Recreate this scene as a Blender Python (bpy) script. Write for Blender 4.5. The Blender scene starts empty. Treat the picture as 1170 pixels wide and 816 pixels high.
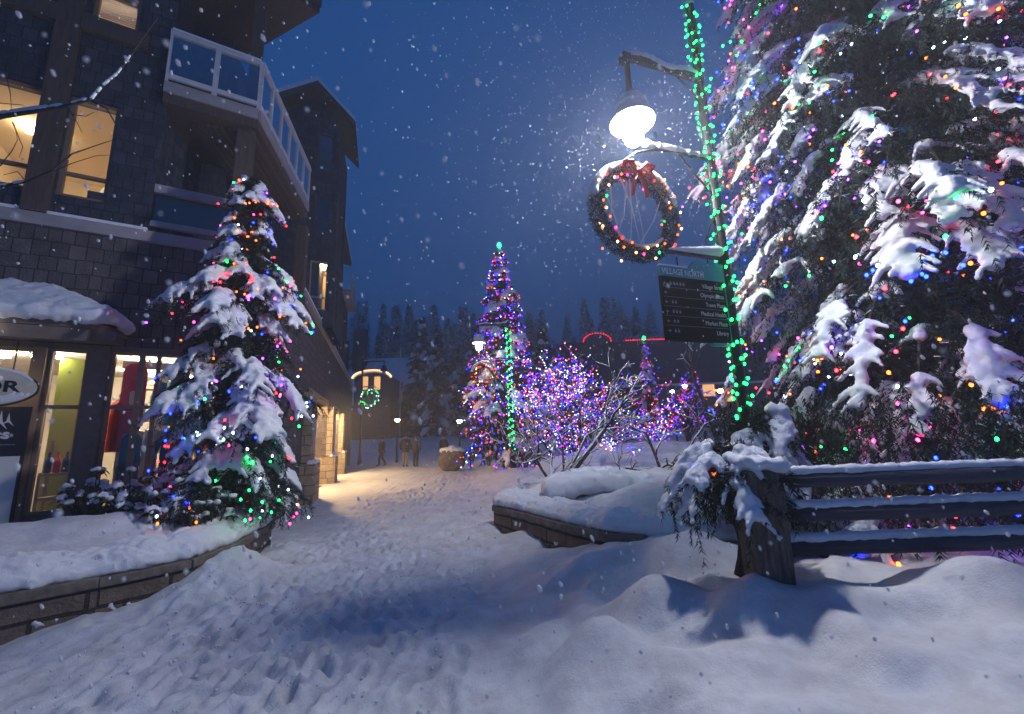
import bpy, bmesh, math, random
import numpy as np
from mathutils import Vector, Matrix, Euler
D = bpy.data; SC = bpy.context.scene; COL = SC.collection
R_ = math.radians
random.seed(7)
# ------------------------------------------------------------------ camera model
F = 480.0; TH = R_(10.5); RO = R_(2.0); HC = 1.6
_fw = np.array([0, math.cos(TH), math.sin(TH)]); _u0 = np.array([0, -math.sin(TH), math.cos(TH)]); _r0 = np.array([1., 0, 0])
_up = _u0*math.cos(RO) + _r0*math.sin(RO); _rt = _r0*math.cos(RO) - _u0*math.sin(RO); _c = np.array([0, 0, HC])
def ray(x, y): return _fw + _rt*((x-585)/F) + _up*((408-y)/F)
def at_y(x, y, Y): r = ray(x, y); return _c + r*Y/r[1]
def at_z(x, y, z): r = ray(x, y); return _c + r*(z-HC)/r[2]
def on(x, y, P, d):
    n = np.array([d[1], -d[0], 0]); P = np.array([P[0], P[1], 0]); r = ray(x, y)
    q = _c + r*(n.dot(P-_c)/n.dot(r)); return float((q-P)[:2].dot(np.array(d))), float(q[2])
cam = D.cameras.new('camera'); cam.sensor_width = 36; cam.lens = 36*F/1170; cam.clip_start = .05; cam.clip_end = 2000
co = D.objects.new('camera', cam); COL.objects.link(co)
M = Matrix.Identity(4)
for i in range(3):
    M[i][0] = _rt[i]; M[i][1] = _up[i]; M[i][2] = -_fw[i]; M[i][3] = _c[i]
co.matrix_world = M; SC.camera = co
cam.dof.use_dof = True; cam.dof.focus_distance = 6.0; cam.dof.aperture_fstop = 1.8
# ------------------------------------------------------------------ materials
def rgb(c): return (c[0], c[1], c[2], 1)
def nt(name):
    m = D.materials.new(name); m.use_nodes = True; n = m.node_tree; n.nodes.clear()
    o = n.nodes.new('ShaderNodeOutputMaterial'); return m, n, o
def N(n, t, **k):
    x = n.nodes.new(t)
    for a, v in k.items():
        if a in x.inputs: x.inputs[a].default_value = v
        else: setattr(x, a, v)
    return x
def mat(name, c, rough=.7, c2=None, scale=8., bump=0., bscale=40., metal=0., spec=.4, detail=4, stretch=None, sss=0):
    m, n, o = nt(name); b = N(n, 'ShaderNodeBsdfPrincipled', Roughness=rough, Metallic=metal)
    b.inputs['Specular IOR Level'].default_value = spec
    b.inputs['Base Color'].default_value = rgb(c)
    n.links.new(b.outputs[0], o.inputs[0])
    tc = N(n, 'ShaderNodeTexCoord'); vec = tc.outputs['Object']
    if stretch:
        mp = N(n, 'ShaderNodeMapping'); mp.inputs['Scale'].default_value = stretch; n.links.new(vec, mp.inputs[0]); vec = mp.outputs[0]
    if c2:
        t = N(n, 'ShaderNodeTexNoise', Scale=scale, Detail=detail); n.links.new(vec, t.inputs['Vector'])
        r = N(n, 'ShaderNodeValToRGB'); r.color_ramp.elements[0].position = .32; r.color_ramp.elements[1].position = .68
        r.color_ramp.elements[0].color = rgb(c); r.color_ramp.elements[1].color = rgb(c2)
        n.links.new(t.outputs[0], r.inputs[0]); n.links.new(r.outputs[0], b.inputs['Base Color'])
    if bump:
        t = N(n, 'ShaderNodeTexNoise', Scale=bscale, Detail=5); n.links.new(vec, t.inputs['Vector'])
        bp = N(n, 'ShaderNodeBump', Strength=bump, Distance=.02); n.links.new(t.outputs[0], bp.inputs['Height']); n.links.new(bp.outputs[0], b.inputs['Normal'])
    if sss:
        b.inputs['Subsurface Weight'].default_value = sss; b.inputs['Subsurface Radius'].default_value = (.04, .04, .05)
    return m
def emit(name, c, s):
    m, n, o = nt(name); e = N(n, 'ShaderNodeEmission', Strength=s); e.inputs[0].default_value = rgb(c); n.links.new(e.outputs[0], o.inputs[0]); return m
def bricks(name, c1, c2, mortar, bw, bh, msize=.008, bump=.6, rough=.85, noise=.5, off=.5):
    """courses in the wall's own plane (object X along the wall, object Z up)"""
    m, n, o = nt(name); b = N(n, 'ShaderNodeBsdfPrincipled', Roughness=rough); b.inputs['Specular IOR Level'].default_value = .25
    n.links.new(b.outputs[0], o.inputs[0])
    tc = N(n, 'ShaderNodeTexCoord'); sp = N(n, 'ShaderNodeSeparateXYZ'); n.links.new(tc.outputs['Object'], sp.inputs[0])
    ad = N(n, 'ShaderNodeMath', operation='ADD'); n.links.new(sp.outputs[0], ad.inputs[0]); n.links.new(sp.outputs[1], ad.inputs[1])
    wz = N(n, 'ShaderNodeTexNoise', Scale=3., Detail=2); n.links.new(tc.outputs['Object'], wz.inputs['Vector'])
    wm = N(n, 'ShaderNodeMath', operation='MULTIPLY_ADD'); wm.inputs[1].default_value = bh*.35; n.links.new(wz.outputs[0], wm.inputs[0]); n.links.new(sp.outputs[2], wm.inputs[2])
    cb = N(n, 'ShaderNodeCombineXYZ'); n.links.new(ad.outputs[0], cb.inputs[0]); n.links.new(wm.outputs[0], cb.inputs[1])
    br = N(n, 'ShaderNodeTexBrick', Scale=1.); br.offset = off; br.squash = .75; br.squash_frequency = 3
    for k, v in (('Color1', rgb(c1)), ('Color2', rgb(c2)), ('Mortar', rgb(mortar)), ('Mortar Size', msize), ('Mortar Smooth', .3), ('Brick Width', bw), ('Row Height', bh), ('Bias', 0.)):
        br.inputs[k].default_value = v
    n.links.new(cb.outputs[0], br.inputs['Vector'])
    nz = N(n, 'ShaderNodeTexNoise', Scale=6., Detail=6); n.links.new(tc.outputs['Object'], nz.inputs['Vector'])
    mr = N(n, 'ShaderNodeMapRange'); mr.inputs['To Min'].default_value = 1-noise; mr.inputs['To Max'].default_value = 1+noise; n.links.new(nz.outputs[0], mr.inputs[0])
    mx = N(n, 'ShaderNodeMix', data_type='RGBA', blend_type='MULTIPLY'); mx.inputs[0].default_value = 1
    n.links.new(br.outputs['Color'], mx.inputs[6]); n.links.new(mr.outputs[0], mx.inputs[7]); n.links.new(mx.outputs[2], b.inputs['Base Color'])
    n2 = N(n, 'ShaderNodeTexNoise', Scale=35., Detail=5); n.links.new(tc.outputs['Object'], n2.inputs['Vector'])
    hs = N(n, 'ShaderNodeMath', operation='MULTIPLY_ADD'); hs.inputs[1].default_value = -.8; n.links.new(br.outputs['Fac'], hs.inputs[0]); n.links.new(n2.outputs[0], hs.inputs[2])
    bp = N(n, 'ShaderNodeBump', Strength=bump, Distance=.02); n.links.new(hs.outputs[0], bp.inputs['Height']); n.links.new(bp.outputs[0], b.inputs['Normal'])
    return m
def glass(name, tint=(.9, .95, 1), refl=.12):
    m, n, o = nt(name); t = N(n, 'ShaderNodeBsdfTransparent'); t.inputs[0].default_value = rgb(tint)
    g = N(n, 'ShaderNodeBsdfGlossy', Roughness=.03); f = N(n, 'ShaderNodeFresnel', IOR=1.45)
    mm = N(n, 'ShaderNodeMath', operation='ADD'); mm.inputs[1].default_value = refl*.3; n.links.new(f.outputs[0], mm.inputs[0])
    x = N(n, 'ShaderNodeMixShader'); n.links.new(mm.outputs[0], x.inputs[0]); n.links.new(t.outputs[0], x.inputs[1]); n.links.new(g.outputs[0], x.inputs[2]); n.links.new(x.outputs[0], o.inputs[0])
    return m
def snowmat(name, tramp=False):
    m, n, o = nt(name); b = N(n, 'ShaderNodeBsdfPrincipled', Roughness=.55); b.inputs['Specular IOR Level'].default_value = .3
    b.inputs['Base Color'].default_value = (.80, .82, .86, 1); n.links.new(b.outputs[0], o.inputs[0])
    tc = N(n, 'ShaderNodeTexCoord')
    a = N(n, 'ShaderNodeTexNoise', Scale=9., Detail=8, Roughness=.7); n.links.new(tc.outputs['Object'], a.inputs['Vector'])
    bp = N(n, 'ShaderNodeBump', Strength=.55 if tramp else .3, Distance=.03); n.links.new(a.outputs[0], bp.inputs['Height'])
    g = N(n, 'ShaderNodeTexNoise', Scale=140., Detail=3); n.links.new(tc.outputs['Object'], g.inputs['Vector'])
    c3 = N(n, 'ShaderNodeTexNoise', Scale=42., Detail=4, Roughness=.7); n.links.new(tc.outputs['Object'], c3.inputs['Vector']); b3 = N(n, 'ShaderNodeBump', Strength=.35, Distance=.012); n.links.new(c3.outputs[0], b3.inputs['Height']); n.links.new(bp.outputs[0], b3.inputs['Normal'])
    b2 = N(n, 'ShaderNodeBump', Strength=.6, Distance=.006); n.links.new(g.outputs[0], b2.inputs['Height']); n.links.new(b3.outputs[0], b2.inputs['Normal'])
    n.links.new(b2.outputs[0], b.inputs['Normal'])
    if tramp:  # trodden, slightly dirty patches
        d = N(n, 'ShaderNodeTexNoise', Scale=2.2, Detail=9, Roughness=.75); n.links.new(tc.outputs['Object'], d.inputs['Vector'])
        r = N(n, 'ShaderNodeValToRGB'); r.color_ramp.elements[0].position = .38; r.color_ramp.elements[0].color = (.60, .60, .62, 1)
        r.color_ramp.elements[1].position = .62; r.color_ramp.elements[1].color = (.82, .84, .87, 1)
        n.links.new(d.outputs[0], r.inputs[0]); n.links.new(r.outputs[0], b.inputs['Base Color'])
    else:
        b.inputs['Subsurface Weight'].default_value = 0
    return m
mats = {}
mats['snow'] = snowmat('snow'); mats['tramp'] = snowmat('snow_ground', True)
mats['shingle'] = bricks('slate_shingle', (.024, .034, .058), (.050, .062, .090), (.010, .013, .020), .17, .21, .007, 1., noise=.7)
mats['shingle_low'] = bricks('taupe_shingle', (.075, .070, .080), (.125, .112, .118), (.030, .028, .033), .19, .22, .008, 1., noise=.6)
mats['stone'] = bricks('rough_stone', (.16, .125, .095), (.25, .20, .155), (.05, .042, .036), .55, .17, .02, 1., noise=.75)
mats['cap'] = mat('cap_stone', (.10, .085, .07), .9, (.22, .185, .15), 9, .9, 14)
mats['ashlar'] = bricks('sand_stone', (.30, .25, .18), (.38, .31, .23), (.12, .1, .08), .5, .26, .015, .8)
mats['wood'] = mat('brown_timber', (.06, .044, .038), .75, (.10, .074, .062), 6, .4, 30, stretch=(6, 6, .6))
mats['woodp'] = mat('weathered_post', (.06, .055, .055), .85, (.17, .15, .14), 6, 1., 25, stretch=(8, 8, 1.1))
mats['rail'] = mat('dark_rail', (.03, .035, .06), .75, (.06, .065, .10), 6, .5, 25, stretch=(.5, 6, 6))
mats['taupe'] = mat('taupe_render', (.16, .125, .11), .85, (.20, .155, .135), 12, .3, 60)
mats['tan'] = mat('tan_frame', (.30, .21, .14), .6, (.36, .25, .17), 7, .1, 30)
mats['wframe'] = mat('window_frame', (.20, .14, .10), .6)
mats['white'] = mat('white_paint', (.62, .62, .66), .5, (.52, .52, .56), 5)
mats['trim'] = mat('pale_trim', (.36, .33, .35), .6, (.28, .26, .28), 4)
mats['dark'] = mat('dark_recess', (.035, .032, .035), .9)
mats['darkm'] = mat('black_metal', (.018, .018, .022), .45, metal=.3)
mats['roof'] = mat('dark_roof', (.05, .045, .045), .9, (.08, .07, .07), 20, .5, 30)
mats['glass'] = glass('window_glass'); mats['dglass'] = glass('dark_glass', (.25, .28, .33), .5); mats['rglass'] = glass('rail_glass', (.75, .85, .95), .6)
mats['warmwall'] = mat('warm_wall', (.72, .58, .38), .9); mats['blind'] = mat('blind_slat', (.75, .6, .42), .7)
mats['shopwall'] = mat('shop_wall', (.62, .52, .40), .9, (.5, .42, .32), 2)
mats['lime'] = mat('lime_panel', (.50, .60, .06), .7)
mats['bark'] = mat('bark', (.035, .028, .024), .95, (.075, .06, .05), 12, .8, 30)
mats['bark2'] = mat('bare_bark', (.03, .026, .026), .95, (.06, .05, .05), 12, .6, 30)
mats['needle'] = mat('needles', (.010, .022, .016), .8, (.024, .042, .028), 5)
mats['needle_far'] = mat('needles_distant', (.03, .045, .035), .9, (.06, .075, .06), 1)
mats['wreath_needle'] = mat('wreath_needles', (.006, .014, .007), .8, (.018, .03, .012), 9)
mats['frost'] = mat('frosted_needles', (.42, .45, .48), .8, (.62, .65, .68), 6)
mats['leaf'] = mat('leathery_leaf', (.02, .035, .02), .5, (.05, .055, .03), 8)
mats['red'] = mat('red_cloth', (.55, .02, .015), .6, (.42, .015, .012), 6); mats['ribbon'] = mat('red_ribbon', (.55, .02, .02), .5)
mats['whiteboard'] = mat('white_goods', (.75, .74, .70), .5); mats['blue'] = mat('teal_blue', (.02, .12, .20), .5, (.03, .17, .26), 3)
mats['shelf'] = mat('pale_wood', (.42, .28, .16), .6, (.5, .35, .2), 4)
mats['teal'] = mat('teal_sign', (.03, .30, .34), .6); mats['black'] = mat('sign_black', (.008, .008, .010), .8, spec=.1)
mats['letter'] = mat('white_letter', (.75, .75, .75), .5); mats['grey'] = mat('grey_line', (.3, .3, .32), .5)
mats['poster'] = mat('poster_black', (.02, .02, .024), .4); mats['cream'] = mat('cream_sign', (.72, .66, .55), .55, (.6, .54, .44), 9)
mats['skin'] = mat('skin', (.45, .28, .2), .6); mats['coat'] = mat('dark_coat', (.02, .022, .03), .8); mats['coat2'] = mat('grey_coat', (.05, .05, .06), .8)
mats['trou'] = mat('dark_trousers', (.03, .03, .035), .85); mats['trou2'] = mat('beige_trousers', (.22, .18, .14), .85)
LC = dict(blue=(.004, .014, 1), red=(1, .012, .02), green=(.01, 1, .10), amber=(1, .11, .01), white=(.5, .7, 1), pink=(1, .025, .2), violet=(.22, .025, 1), teal=(.012, 1, .13), warm=(1, .5, .18))
LSTR = dict(blue=1.5, red=.9, green=.8, amber=.45, white=.8, pink=.9, violet=1.2, teal=.8, warm=.8)
def lightmat(c, s):
    k = f'{c}_light_{s}'
    if k not in mats: mats[k] = emit(k, LC[c], LSTR[c]*s)
    return mats[k]
mats['lampglow'] = emit('lamp_globe', (.95, .94, 1), 1020); mats['farlamp'] = emit('distant_lamp', (1, .93, .82), 70)
mats['warmlamp'] = emit('warm_lamp', (1, .64, .30), 1100); mats['room'] = emit('room_lamp', (1, .74, .40), 120); mats['shoplamp'] = emit('shop_lamp', (1, .82, .58), 420)
mats['glowwin'] = emit('lit_pane', (1, .55, .2), 1.2)
m, n, o = nt('snowflake'); a = N(n, 'ShaderNodeBsdfDiffuse'); a.inputs[0].default_value = (.95, .95, .97, 1); t = N(n, 'ShaderNodeBsdfTranslucent'); t.inputs[0].default_value = (.95, .95, .97, 1)
x = N(n, 'ShaderNodeMixShader'); x.inputs[0].default_value = .5; n.links.new(a.outputs[0], x.inputs[1]); n.links.new(t.outputs[0], x.inputs[2]); n.links.new(x.outputs[0], o.inputs[0]); mats['flake'] = m
# ------------------------------------------------------------------ mesh builder
ICO1 = None
def _ico(sub):
    b = bmesh.new(); bmesh.ops.create_icosphere(b, subdivisions=sub, radius=1); b.verts.ensure_lookup_table()
    v = np.array([q.co[:] for q in b.verts]); f = np.array([[w.index for w in p.verts] for p in b.faces]); b.free(); return v, f
ICO = {1: _ico(1), 2: _ico(2), 3: _ico(3)}
class MB:
    def __init__(s): s.v = []; s.f = []; s.m = []; s.n = 0
    def add(s, v, f, m=0):
        v = np.asarray(v, float).reshape(-1, 3)
        for q in f: s.f.append([i+s.n for i in q]); s.m.append(m)
        s.v.append(v); s.n += len(v)
    def box(s, a, b, m=0, rot=None, c=None):
        (x0, y0, z0), (x1, y1, z1) = a, b
        v = np.array([(x0, y0, z0), (x1, y0, z0), (x1, y1, z0), (x0, y1, z0), (x0, y0, z1), (x1, y0, z1), (x1, y1, z1), (x0, y1, z1)], float)
        if rot is not None: v = v @ np.array(rot).T
        if c is not None: v = v + np.array(c)
        s.add(v, [(0, 3, 2, 1), (4, 5, 6, 7), (0, 1, 5, 4), (1, 2, 6, 5), (2, 3, 7, 6), (3, 0, 4, 7)], m)
    def prism(s, poly, vec, m=0):
        p = np.array(poly, float); k = len(p); q = p + np.array(vec)
        s.add(np.vstack([p, q]), [tuple(range(k))[::-1], tuple(range(k, 2*k))] + [(i, (i+1) % k, (i+1) % k+k, i+k) for i in range(k)], m)
    def tube(s, pts, rad, n=8, m=0, cap=True, flat=1.):
        p = np.array(pts, float); k = len(p); r = np.broadcast_to(np.array(rad, float), (k,))
        t = np.gradient(p, axis=0); t /= np.linalg.norm(t, axis=1)[:, None]+1e-9
        ref = np.array([0, 0, 1.]) if abs(t[:, 2]).mean() < .85 else np.array([1., 0, 0])
        a = np.cross(t, ref); a /= np.linalg.norm(a, axis=1)[:, None]+1e-9; b = np.cross(t, a)
        th = np.linspace(0, 2*np.pi, n, endpoint=False)
        v = p[:, None, :] + r[:, None, None]*(a[:, None, :]*np.cos(th)[None, :, None] + flat*b[:, None, :]*np.sin(th)[None, :, None])
        f = [(i*n+j, i*n+(j+1) % n, (i+1)*n+(j+1) % n, (i+1)*n+j) for i in range(k-1) for j in range(n)]
        if cap: f += [tuple(range(n))[::-1], tuple(range((k-1)*n, k*n))]
        s.add(v.reshape(-1, 3), f, m)
    def ell(s, c, r, m=0, sub=2, rot=None):
        v, f = ICO[sub]; v = v*np.array(r)
        if rot is not None: v = v @ np.array(rot).T
        s.add(v+np.array(c), f.tolist(), m)
    def lathe(s, prof, c=(0, 0, 0), n=24, m=0):
        pr = np.array(prof, float); th = np.linspace(0, 2*np.pi, n, endpoint=False); k = len(pr)
        v = np.stack([pr[:, 0][:, None]*np.cos(th), pr[:, 0][:, None]*np.sin(th), np.repeat(pr[:, 1][:, None], n, 1)], -1)+np.array(c)
        s.add(v.reshape(-1, 3), [(i*n+j, i*n+(j+1) % n, (i+1)*n+(j+1) % n, (i+1)*n+j) for i in range(k-1) for j in range(n)], m)
    def build(s, name, ms, parent=None, smooth=False, loc=None, rotz=0, world=False):
        v = np.vstack(s.v) if s.v else np.zeros((0, 3))
        me = D.meshes.new(name); me.from_pydata(v.tolist(), [], s.f)
        ms = ms if isinstance(ms, (list, tuple)) else [ms]
        for q in ms: me.materials.append(mats[q] if isinstance(q, str) else q)
        if len(ms) > 1: me.polygons.foreach_set('material_index', np.array(s.m, dtype=np.int32))
        if smooth: me.polygons.foreach_set('use_smooth', np.ones(len(me.polygons), dtype=bool))
        me.update(); return link(name, me, parent, loc, rotz, world)
def link(name, me, parent=None, loc=None, rotz=0, world=False):
    o = D.objects.new(name, me); COL.objects.link(o)
    if loc is not None: o.location = loc
    o.rotation_euler = (0, 0, rotz)
    if parent is not None:
        o.parent = parent
        if world or loc is not None: o.matrix_parent_inverse = wm(parent).inverted()
    return o
def wm(o):
    m = Matrix.LocRotScale(o.location, o.rotation_euler, o.scale)
    return wm(o.parent) @ o.matrix_parent_inverse @ m if o.parent else m
def raw(name, v, f, ms, parent=None, midx=None, smooth=False, world=True):
    """fast mesh from equal-size numpy faces"""
    me = D.meshes.new(name); v = np.asarray(v, np.float32); f = np.asarray(f, np.int32); k = f.shape[1]
    me.vertices.add(len(v)); me.vertices.foreach_set('co', v.ravel()); me.loops.add(f.size); me.loops.foreach_set('vertex_index', f.ravel())
    me.polygons.add(len(f)); me.polygons.foreach_set('loop_start', np.arange(0, f.size, k, dtype=np.int32))
    for q in (ms if isinstance(ms, (list, tuple)) else [ms]): me.materials.append(mats[q] if isinstance(q, str) else q)
    if midx is not None: me.polygons.foreach_set('material_index', np.asarray(midx, np.int32))
    if smooth: me.polygons.foreach_set('use_smooth', np.ones(len(f), dtype=bool))
    me.update(calc_edges=True); me.validate(); return link(name, me, parent, world=world)
def thing(name, label, cat, loc=(0, 0, 0), rotz=0, group=None):
    o = D.objects.new(name, None); COL.objects.link(o); o.location = loc; o.rotation_euler = (0, 0, rotz); return tag(o, label, cat, group)
def tag(o, label=None, cat=None, group=None, kind=None):
    for k, v in (('label', label), ('category', cat), ('group', group), ('kind', kind)):
        if v: o[k] = v
    return o
def vn0(c): return vnoise(c[:, 0]*31, c[:, 1]*31+c[:, 2]*37, 6)
def blobs(name, sph, voxel, parent, ms='snow', smooth=4, sub=1, jit=0.):
    """many overlapping balls fused into one lumpy skin: settled snow"""
    s = np.asarray(sph, float)
    if s.shape[1] == 4: s = np.hstack([s, s[:, 3:4], s[:, 3:4]])
    v, f = ICO[sub]; k = len(v)
    V = (v[None]*s[:, None, 3:6]*(1.12 if sub == 1 else 1.)+s[:, None, :3]).reshape(-1, 3); Fc = (f[None]+np.arange(len(s))[:, None, None]*k).reshape(-1, 3)
    o = raw(name, V, Fc, ms, None, world=False)
    r = o.modifiers.new('r', 'REMESH'); r.mode = 'VOXEL'; r.voxel_size = voxel; r.use_smooth_shade = True
    q = o.modifiers.new('s', 'SMOOTH'); q.iterations = smooth; q.factor = .5
    dg = bpy.context.evaluated_depsgraph_get(); me = D.meshes.new_from_object(o.evaluated_get(dg)); old = o.data
    D.objects.remove(o); D.meshes.remove(old); me.name = name
    if jit:
        c = np.empty(len(me.vertices)*3, np.float32); me.vertices.foreach_get('co', c); c = c.reshape(-1, 3)
        c[:, 2] += jit*(vnoise(c[:, 0]*14, c[:, 1]*14+c[:, 2]*9, 5)-.5)+jit*.6*(vn0(c)-.5); c[:, 0] += jit*.5*(vnoise(c[:, 1]*27, c[:, 2]*27+c[:, 0]*5, 7)-.5); me.vertices.foreach_set('co', c.ravel())
    me.materials.clear(); me.materials.append(mats[ms])
    return link(name, me, parent, world=parent is not None)
# ------------------------------------------------------------------ noise
def vnoise(x, y, seed=0):
    g = np.random.default_rng(seed).random((256, 256)); xi = np.floor(x).astype(int); yi = np.floor(y).astype(int); fx = x-xi; fy = y-yi
    fx = fx*fx*fx*(fx*(fx*6-15)+10); fy = fy*fy*fy*(fy*(fy*6-15)+10); a = xi & 255; b = yi & 255; c = (xi+1) & 255; d = (yi+1) & 255
    return (g[a, b]*(1-fx)+g[c, b]*fx)*(1-fy)+(g[a, d]*(1-fx)+g[c, d]*fx)*fy
def fbm(x, y, seed=0, oct=4):
    s = 0; a = .5
    for i in range(oct): s = s+a*vnoise(x*2**i+i*17.3, y*2**i+i*9.1, seed+i); a *= .5
    return s
def sstep(a, b, x): t = np.clip((x-a)/(b-a), 0, 1); return t*t*(3-2*t)
def sdpoly(px, py, poly):
    """distance inside (+) / outside (-) of a closed polygon"""
    P = np.array(poly, float); d = np.full(px.shape, 1e9); ins = np.zeros(px.shape, bool)
    for i in range(len(P)):
        a = P[i]; b = P[(i+1) % len(P)]; e = b-a; w0 = px-a[0]; w1 = py-a[1]
        t = np.clip((w0*e[0]+w1*e[1])/(e@e), 0, 1); d = np.minimum(d, np.hypot(w0-t*e[0], w1-t*e[1]))
        if a[1] != b[1]:
            c = ((a[1] > py) != (b[1] > py)) & (px < (b[0]-a[0])*(py-a[1])/(b[1]-a[1])+a[0]); ins ^= c
    return np.where(ins, d, -d)
# ------------------------------------------------------------------ snow ground
PL = [(-5.6, 2.7), (-4.43, 3.85), (-3.98, 4.27), (-3.52, 4.8), (-3.5, 5.5), (-3.78, 6.8), (-4.5, 7.2), (-4.62, 7.0), (-9.6, 4.0), (-8.6, 1.6)]
PR = [(-.40, 7.45), (.12, 6.67), (.61, 5.81), (.98, 5.27), (1.72, 4.72), (3.2, 4.35), (9., 3.9), (14, 3.9), (14, 14), (2, 14), (-.2, 10.5)]
def bump_(x, y, cx, cy, r, h): return h*np.exp(-((x-cx)**2+(y-cy)**2)/(r*r))
def ground_h(x, y):
    x = np.asarray(x, float); y = np.asarray(y, float)
    h = .05*(fbm(x*.8, y*.8, 3)-.5)+.03*(fbm(x*2.5, y*2.5, 9)-.5)
    path = sstep(-5.2, -3.4, x)*(1-sstep(-.9, .0, x+.0*y))
    far = sstep(9, 12, y)
    edge = np.interp(y, [0, 1.8, 3, 4.5, 6, 7.5, 9], [-.5, -.55, -.5, -.15, -.2, -.75, -.9])
    d = x-edge
    bank = .34*sstep(0, 1.5, d)+.10*sstep(1.4, 3.2, d)
    bank *= 1-.55*sstep(3.4, 4.3, y)*(1-sstep(1.1, 1.7, x))
    bank += bump_(x, y, 1.0, 4.75, .55, .26)+bump_(x, y, .35, 5.5, .5, .16)+bump_(x, y, 1.6, 4.35, .4, .18)
    bank += bump_(x, y, 1.85, 3.0, .60, .17)+bump_(x, y, 2.75, 2.85, .40, .28)+bump_(x, y, 2.55, 2.5, .25, .10)+bump_(x, y, 3.5, 2.8, .45, .12)
    bank += sstep(0, .8, d)*(.22*(vnoise(x*2.0+3, y*2.3, 21)-.5)+.10*(vnoise(x*3.9, y*4.3+5, 22)-.5)+.02*(vnoise(x*9, y*9, 23)-.5))
    bank *= 1-sstep(8.5, 11, y)
    h = h+bank
    # trodden lumps on the path
    tr = path*(1-.75*sstep(16, 30, y))
    h = h+tr*(.026*(np.abs(vnoise(x*5, y*5, 31)-.5)*2)**.7+.026*vnoise(x*11, y*11, 32)+.020*vnoise(x*23, y*23, 33)-.035)
    # heaps against the planter walls
    h = h+bump_(x, y, -3.42, 5.0, .50, .31)+bump_(x, y, -3.35, 5.45, .38, .22)+bump_(x, y, -3.95, 4.2, .45, .10)+bump_(x, y, -3.55, 6.7, .4, .10)
    h = h+bump_(x, y, -.55, 7.7, .4, .12)+bump_(x, y, -.1, 6.6, .5, .12)
    # planter beds
    dl = sdpoly(x, y, PL); t = sstep(.10, .24, dl)
    bed = .50+.34*sstep(.1, 1.3, dl)+.09*(fbm(x*1.6, y*1.6, 41)-.5)+.05*(vnoise(x*4, y*4, 42)-.5)
    h = h*(1-t)+bed*t
    dr = sdpoly(x, y, PR); t = sstep(.10, .22, dr)
    bed = .55+.30*sstep(.2, 1.4, dr)+.16*(fbm(x*1.1, y*1.1, 43)-.5)+.09*(vnoise(x*3.1, y*3.1, 44)-.5)
    h = np.where(dr > .02, h*(1-t)+bed*t, h)
    # soft mounds further along the right side of the path
    rr = sstep(-1.2, .6, x+.09*(y-10))*sstep(10, 12, y)*(1-sstep(30, 40, y))
    h = h+rr*(.35+.35*(fbm(x*.7, y*.7, 51)-.4))
    h = h+sstep(31, 44, y)*1.7+sstep(54, 120, y)*22+sstep(110, 260, y)*16
    return h
def axis(parts):
    a = []
    for s, e, st in parts: a.append(np.arange(s, e-1e-6, st))
    return np.concatenate(a+[[parts[-1][1]]])
gx = axis([(-220, -40, 12), (-40, -12, 1.5), (-12, -5.2, .14), (-5.2, 4.6, .03), (4.6, 9, .12), (9, 40, 1.5), (40, 220, 12)])
gy = axis([(-30, 0, 2.), (0, 1.2, .15), (1.2, 7.8, .03), (7.8, 13, .07), (13, 32, .25), (32, 70, 1.5), (70, 400, 15)])
GX, GY = np.meshgrid(gx, gy); GZ = ground_h(GX, GY)
rg = np.random.default_rng(5)
def dent(cx, cy, a, lx, ly, dep):
    i0, i1 = np.searchsorted(gx, (cx-.3, cx+.3)); j0, j1 = np.searchsorted(gy, (cy-.3, cy+.3))
    X = GX[j0:j1, i0:i1]-cx; Y = GY[j0:j1, i0:i1]-cy
    u = (X*math.cos(a)+Y*math.sin(a))/lx; w = (-X*math.sin(a)+Y*math.cos(a))/ly; q = u*u+w*w
    GZ[j0:j1, i0:i1] += -dep*np.exp(-q**2)+dep*.45*np.exp(-(np.sqrt(q)-1.45)**2/.12)
for k in range(2300):
    y = 1.6+19*rg.random()**1.5; lo = -3.2-.10*max(0, y-6); hi = -.75-.07*max(0, y-6)
    x = lo+(hi-lo)*np.clip(rg.normal(.5, .30), -.1, 1.12)
    if sdpoly(np.array([x]), np.array([y]), PL)[0] > -.25 or sdpoly(np.array([x]), np.array([y]), PR)[0] > -.3: continue
    dent(x, y, rg.normal(1.75, .45), .115*rg.uniform(.7, 1.15), .05*rg.uniform(.8, 1.2), rg.uniform(.005, .030)*(.35+1.3*float(vnoise(np.array([x*.9]), np.array([y*.9]), 61)[0])))
for k in range(15):   # people who have walked up and down
    f0 = .04+.92*k/14+rg.normal(0, .02); y = 1.5+rg.random(); sd = 1; wob = rg.random()*6; dr = rg.choice([0, math.pi])
    while y < 13:
        lo = -3.0-.10*max(0, y-6); hi = -.8-.07*max(0, y-6); x = lo+(hi-lo)*(f0+.05*math.sin(y*.7+wob))+sd*.10+rg.normal(0, .03)
        if sdpoly(np.array([x]), np.array([y]), PL)[0] < -.25: dent(x, y, R_(98)+sd*-.15+rg.normal(0, .1), .135, .052, rg.uniform(.018, .042))
        sd = -sd; y += rg.uniform(.5, .72)
nx, ny = len(gx), len(gy); ii = (np.arange(ny-1)[:, None]*nx+np.arange(nx-1)[None]).ravel()
tag(raw('snow_ground', np.stack([GX.ravel(), GY.ravel(), GZ.ravel()], 1), np.stack([ii, ii+1, ii+nx+1, ii+nx], 1), 'tramp', smooth=True, world=False), kind='structure')
def gz(x, y): return float(ground_h(np.array([x]), np.array([y]))[0])

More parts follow.
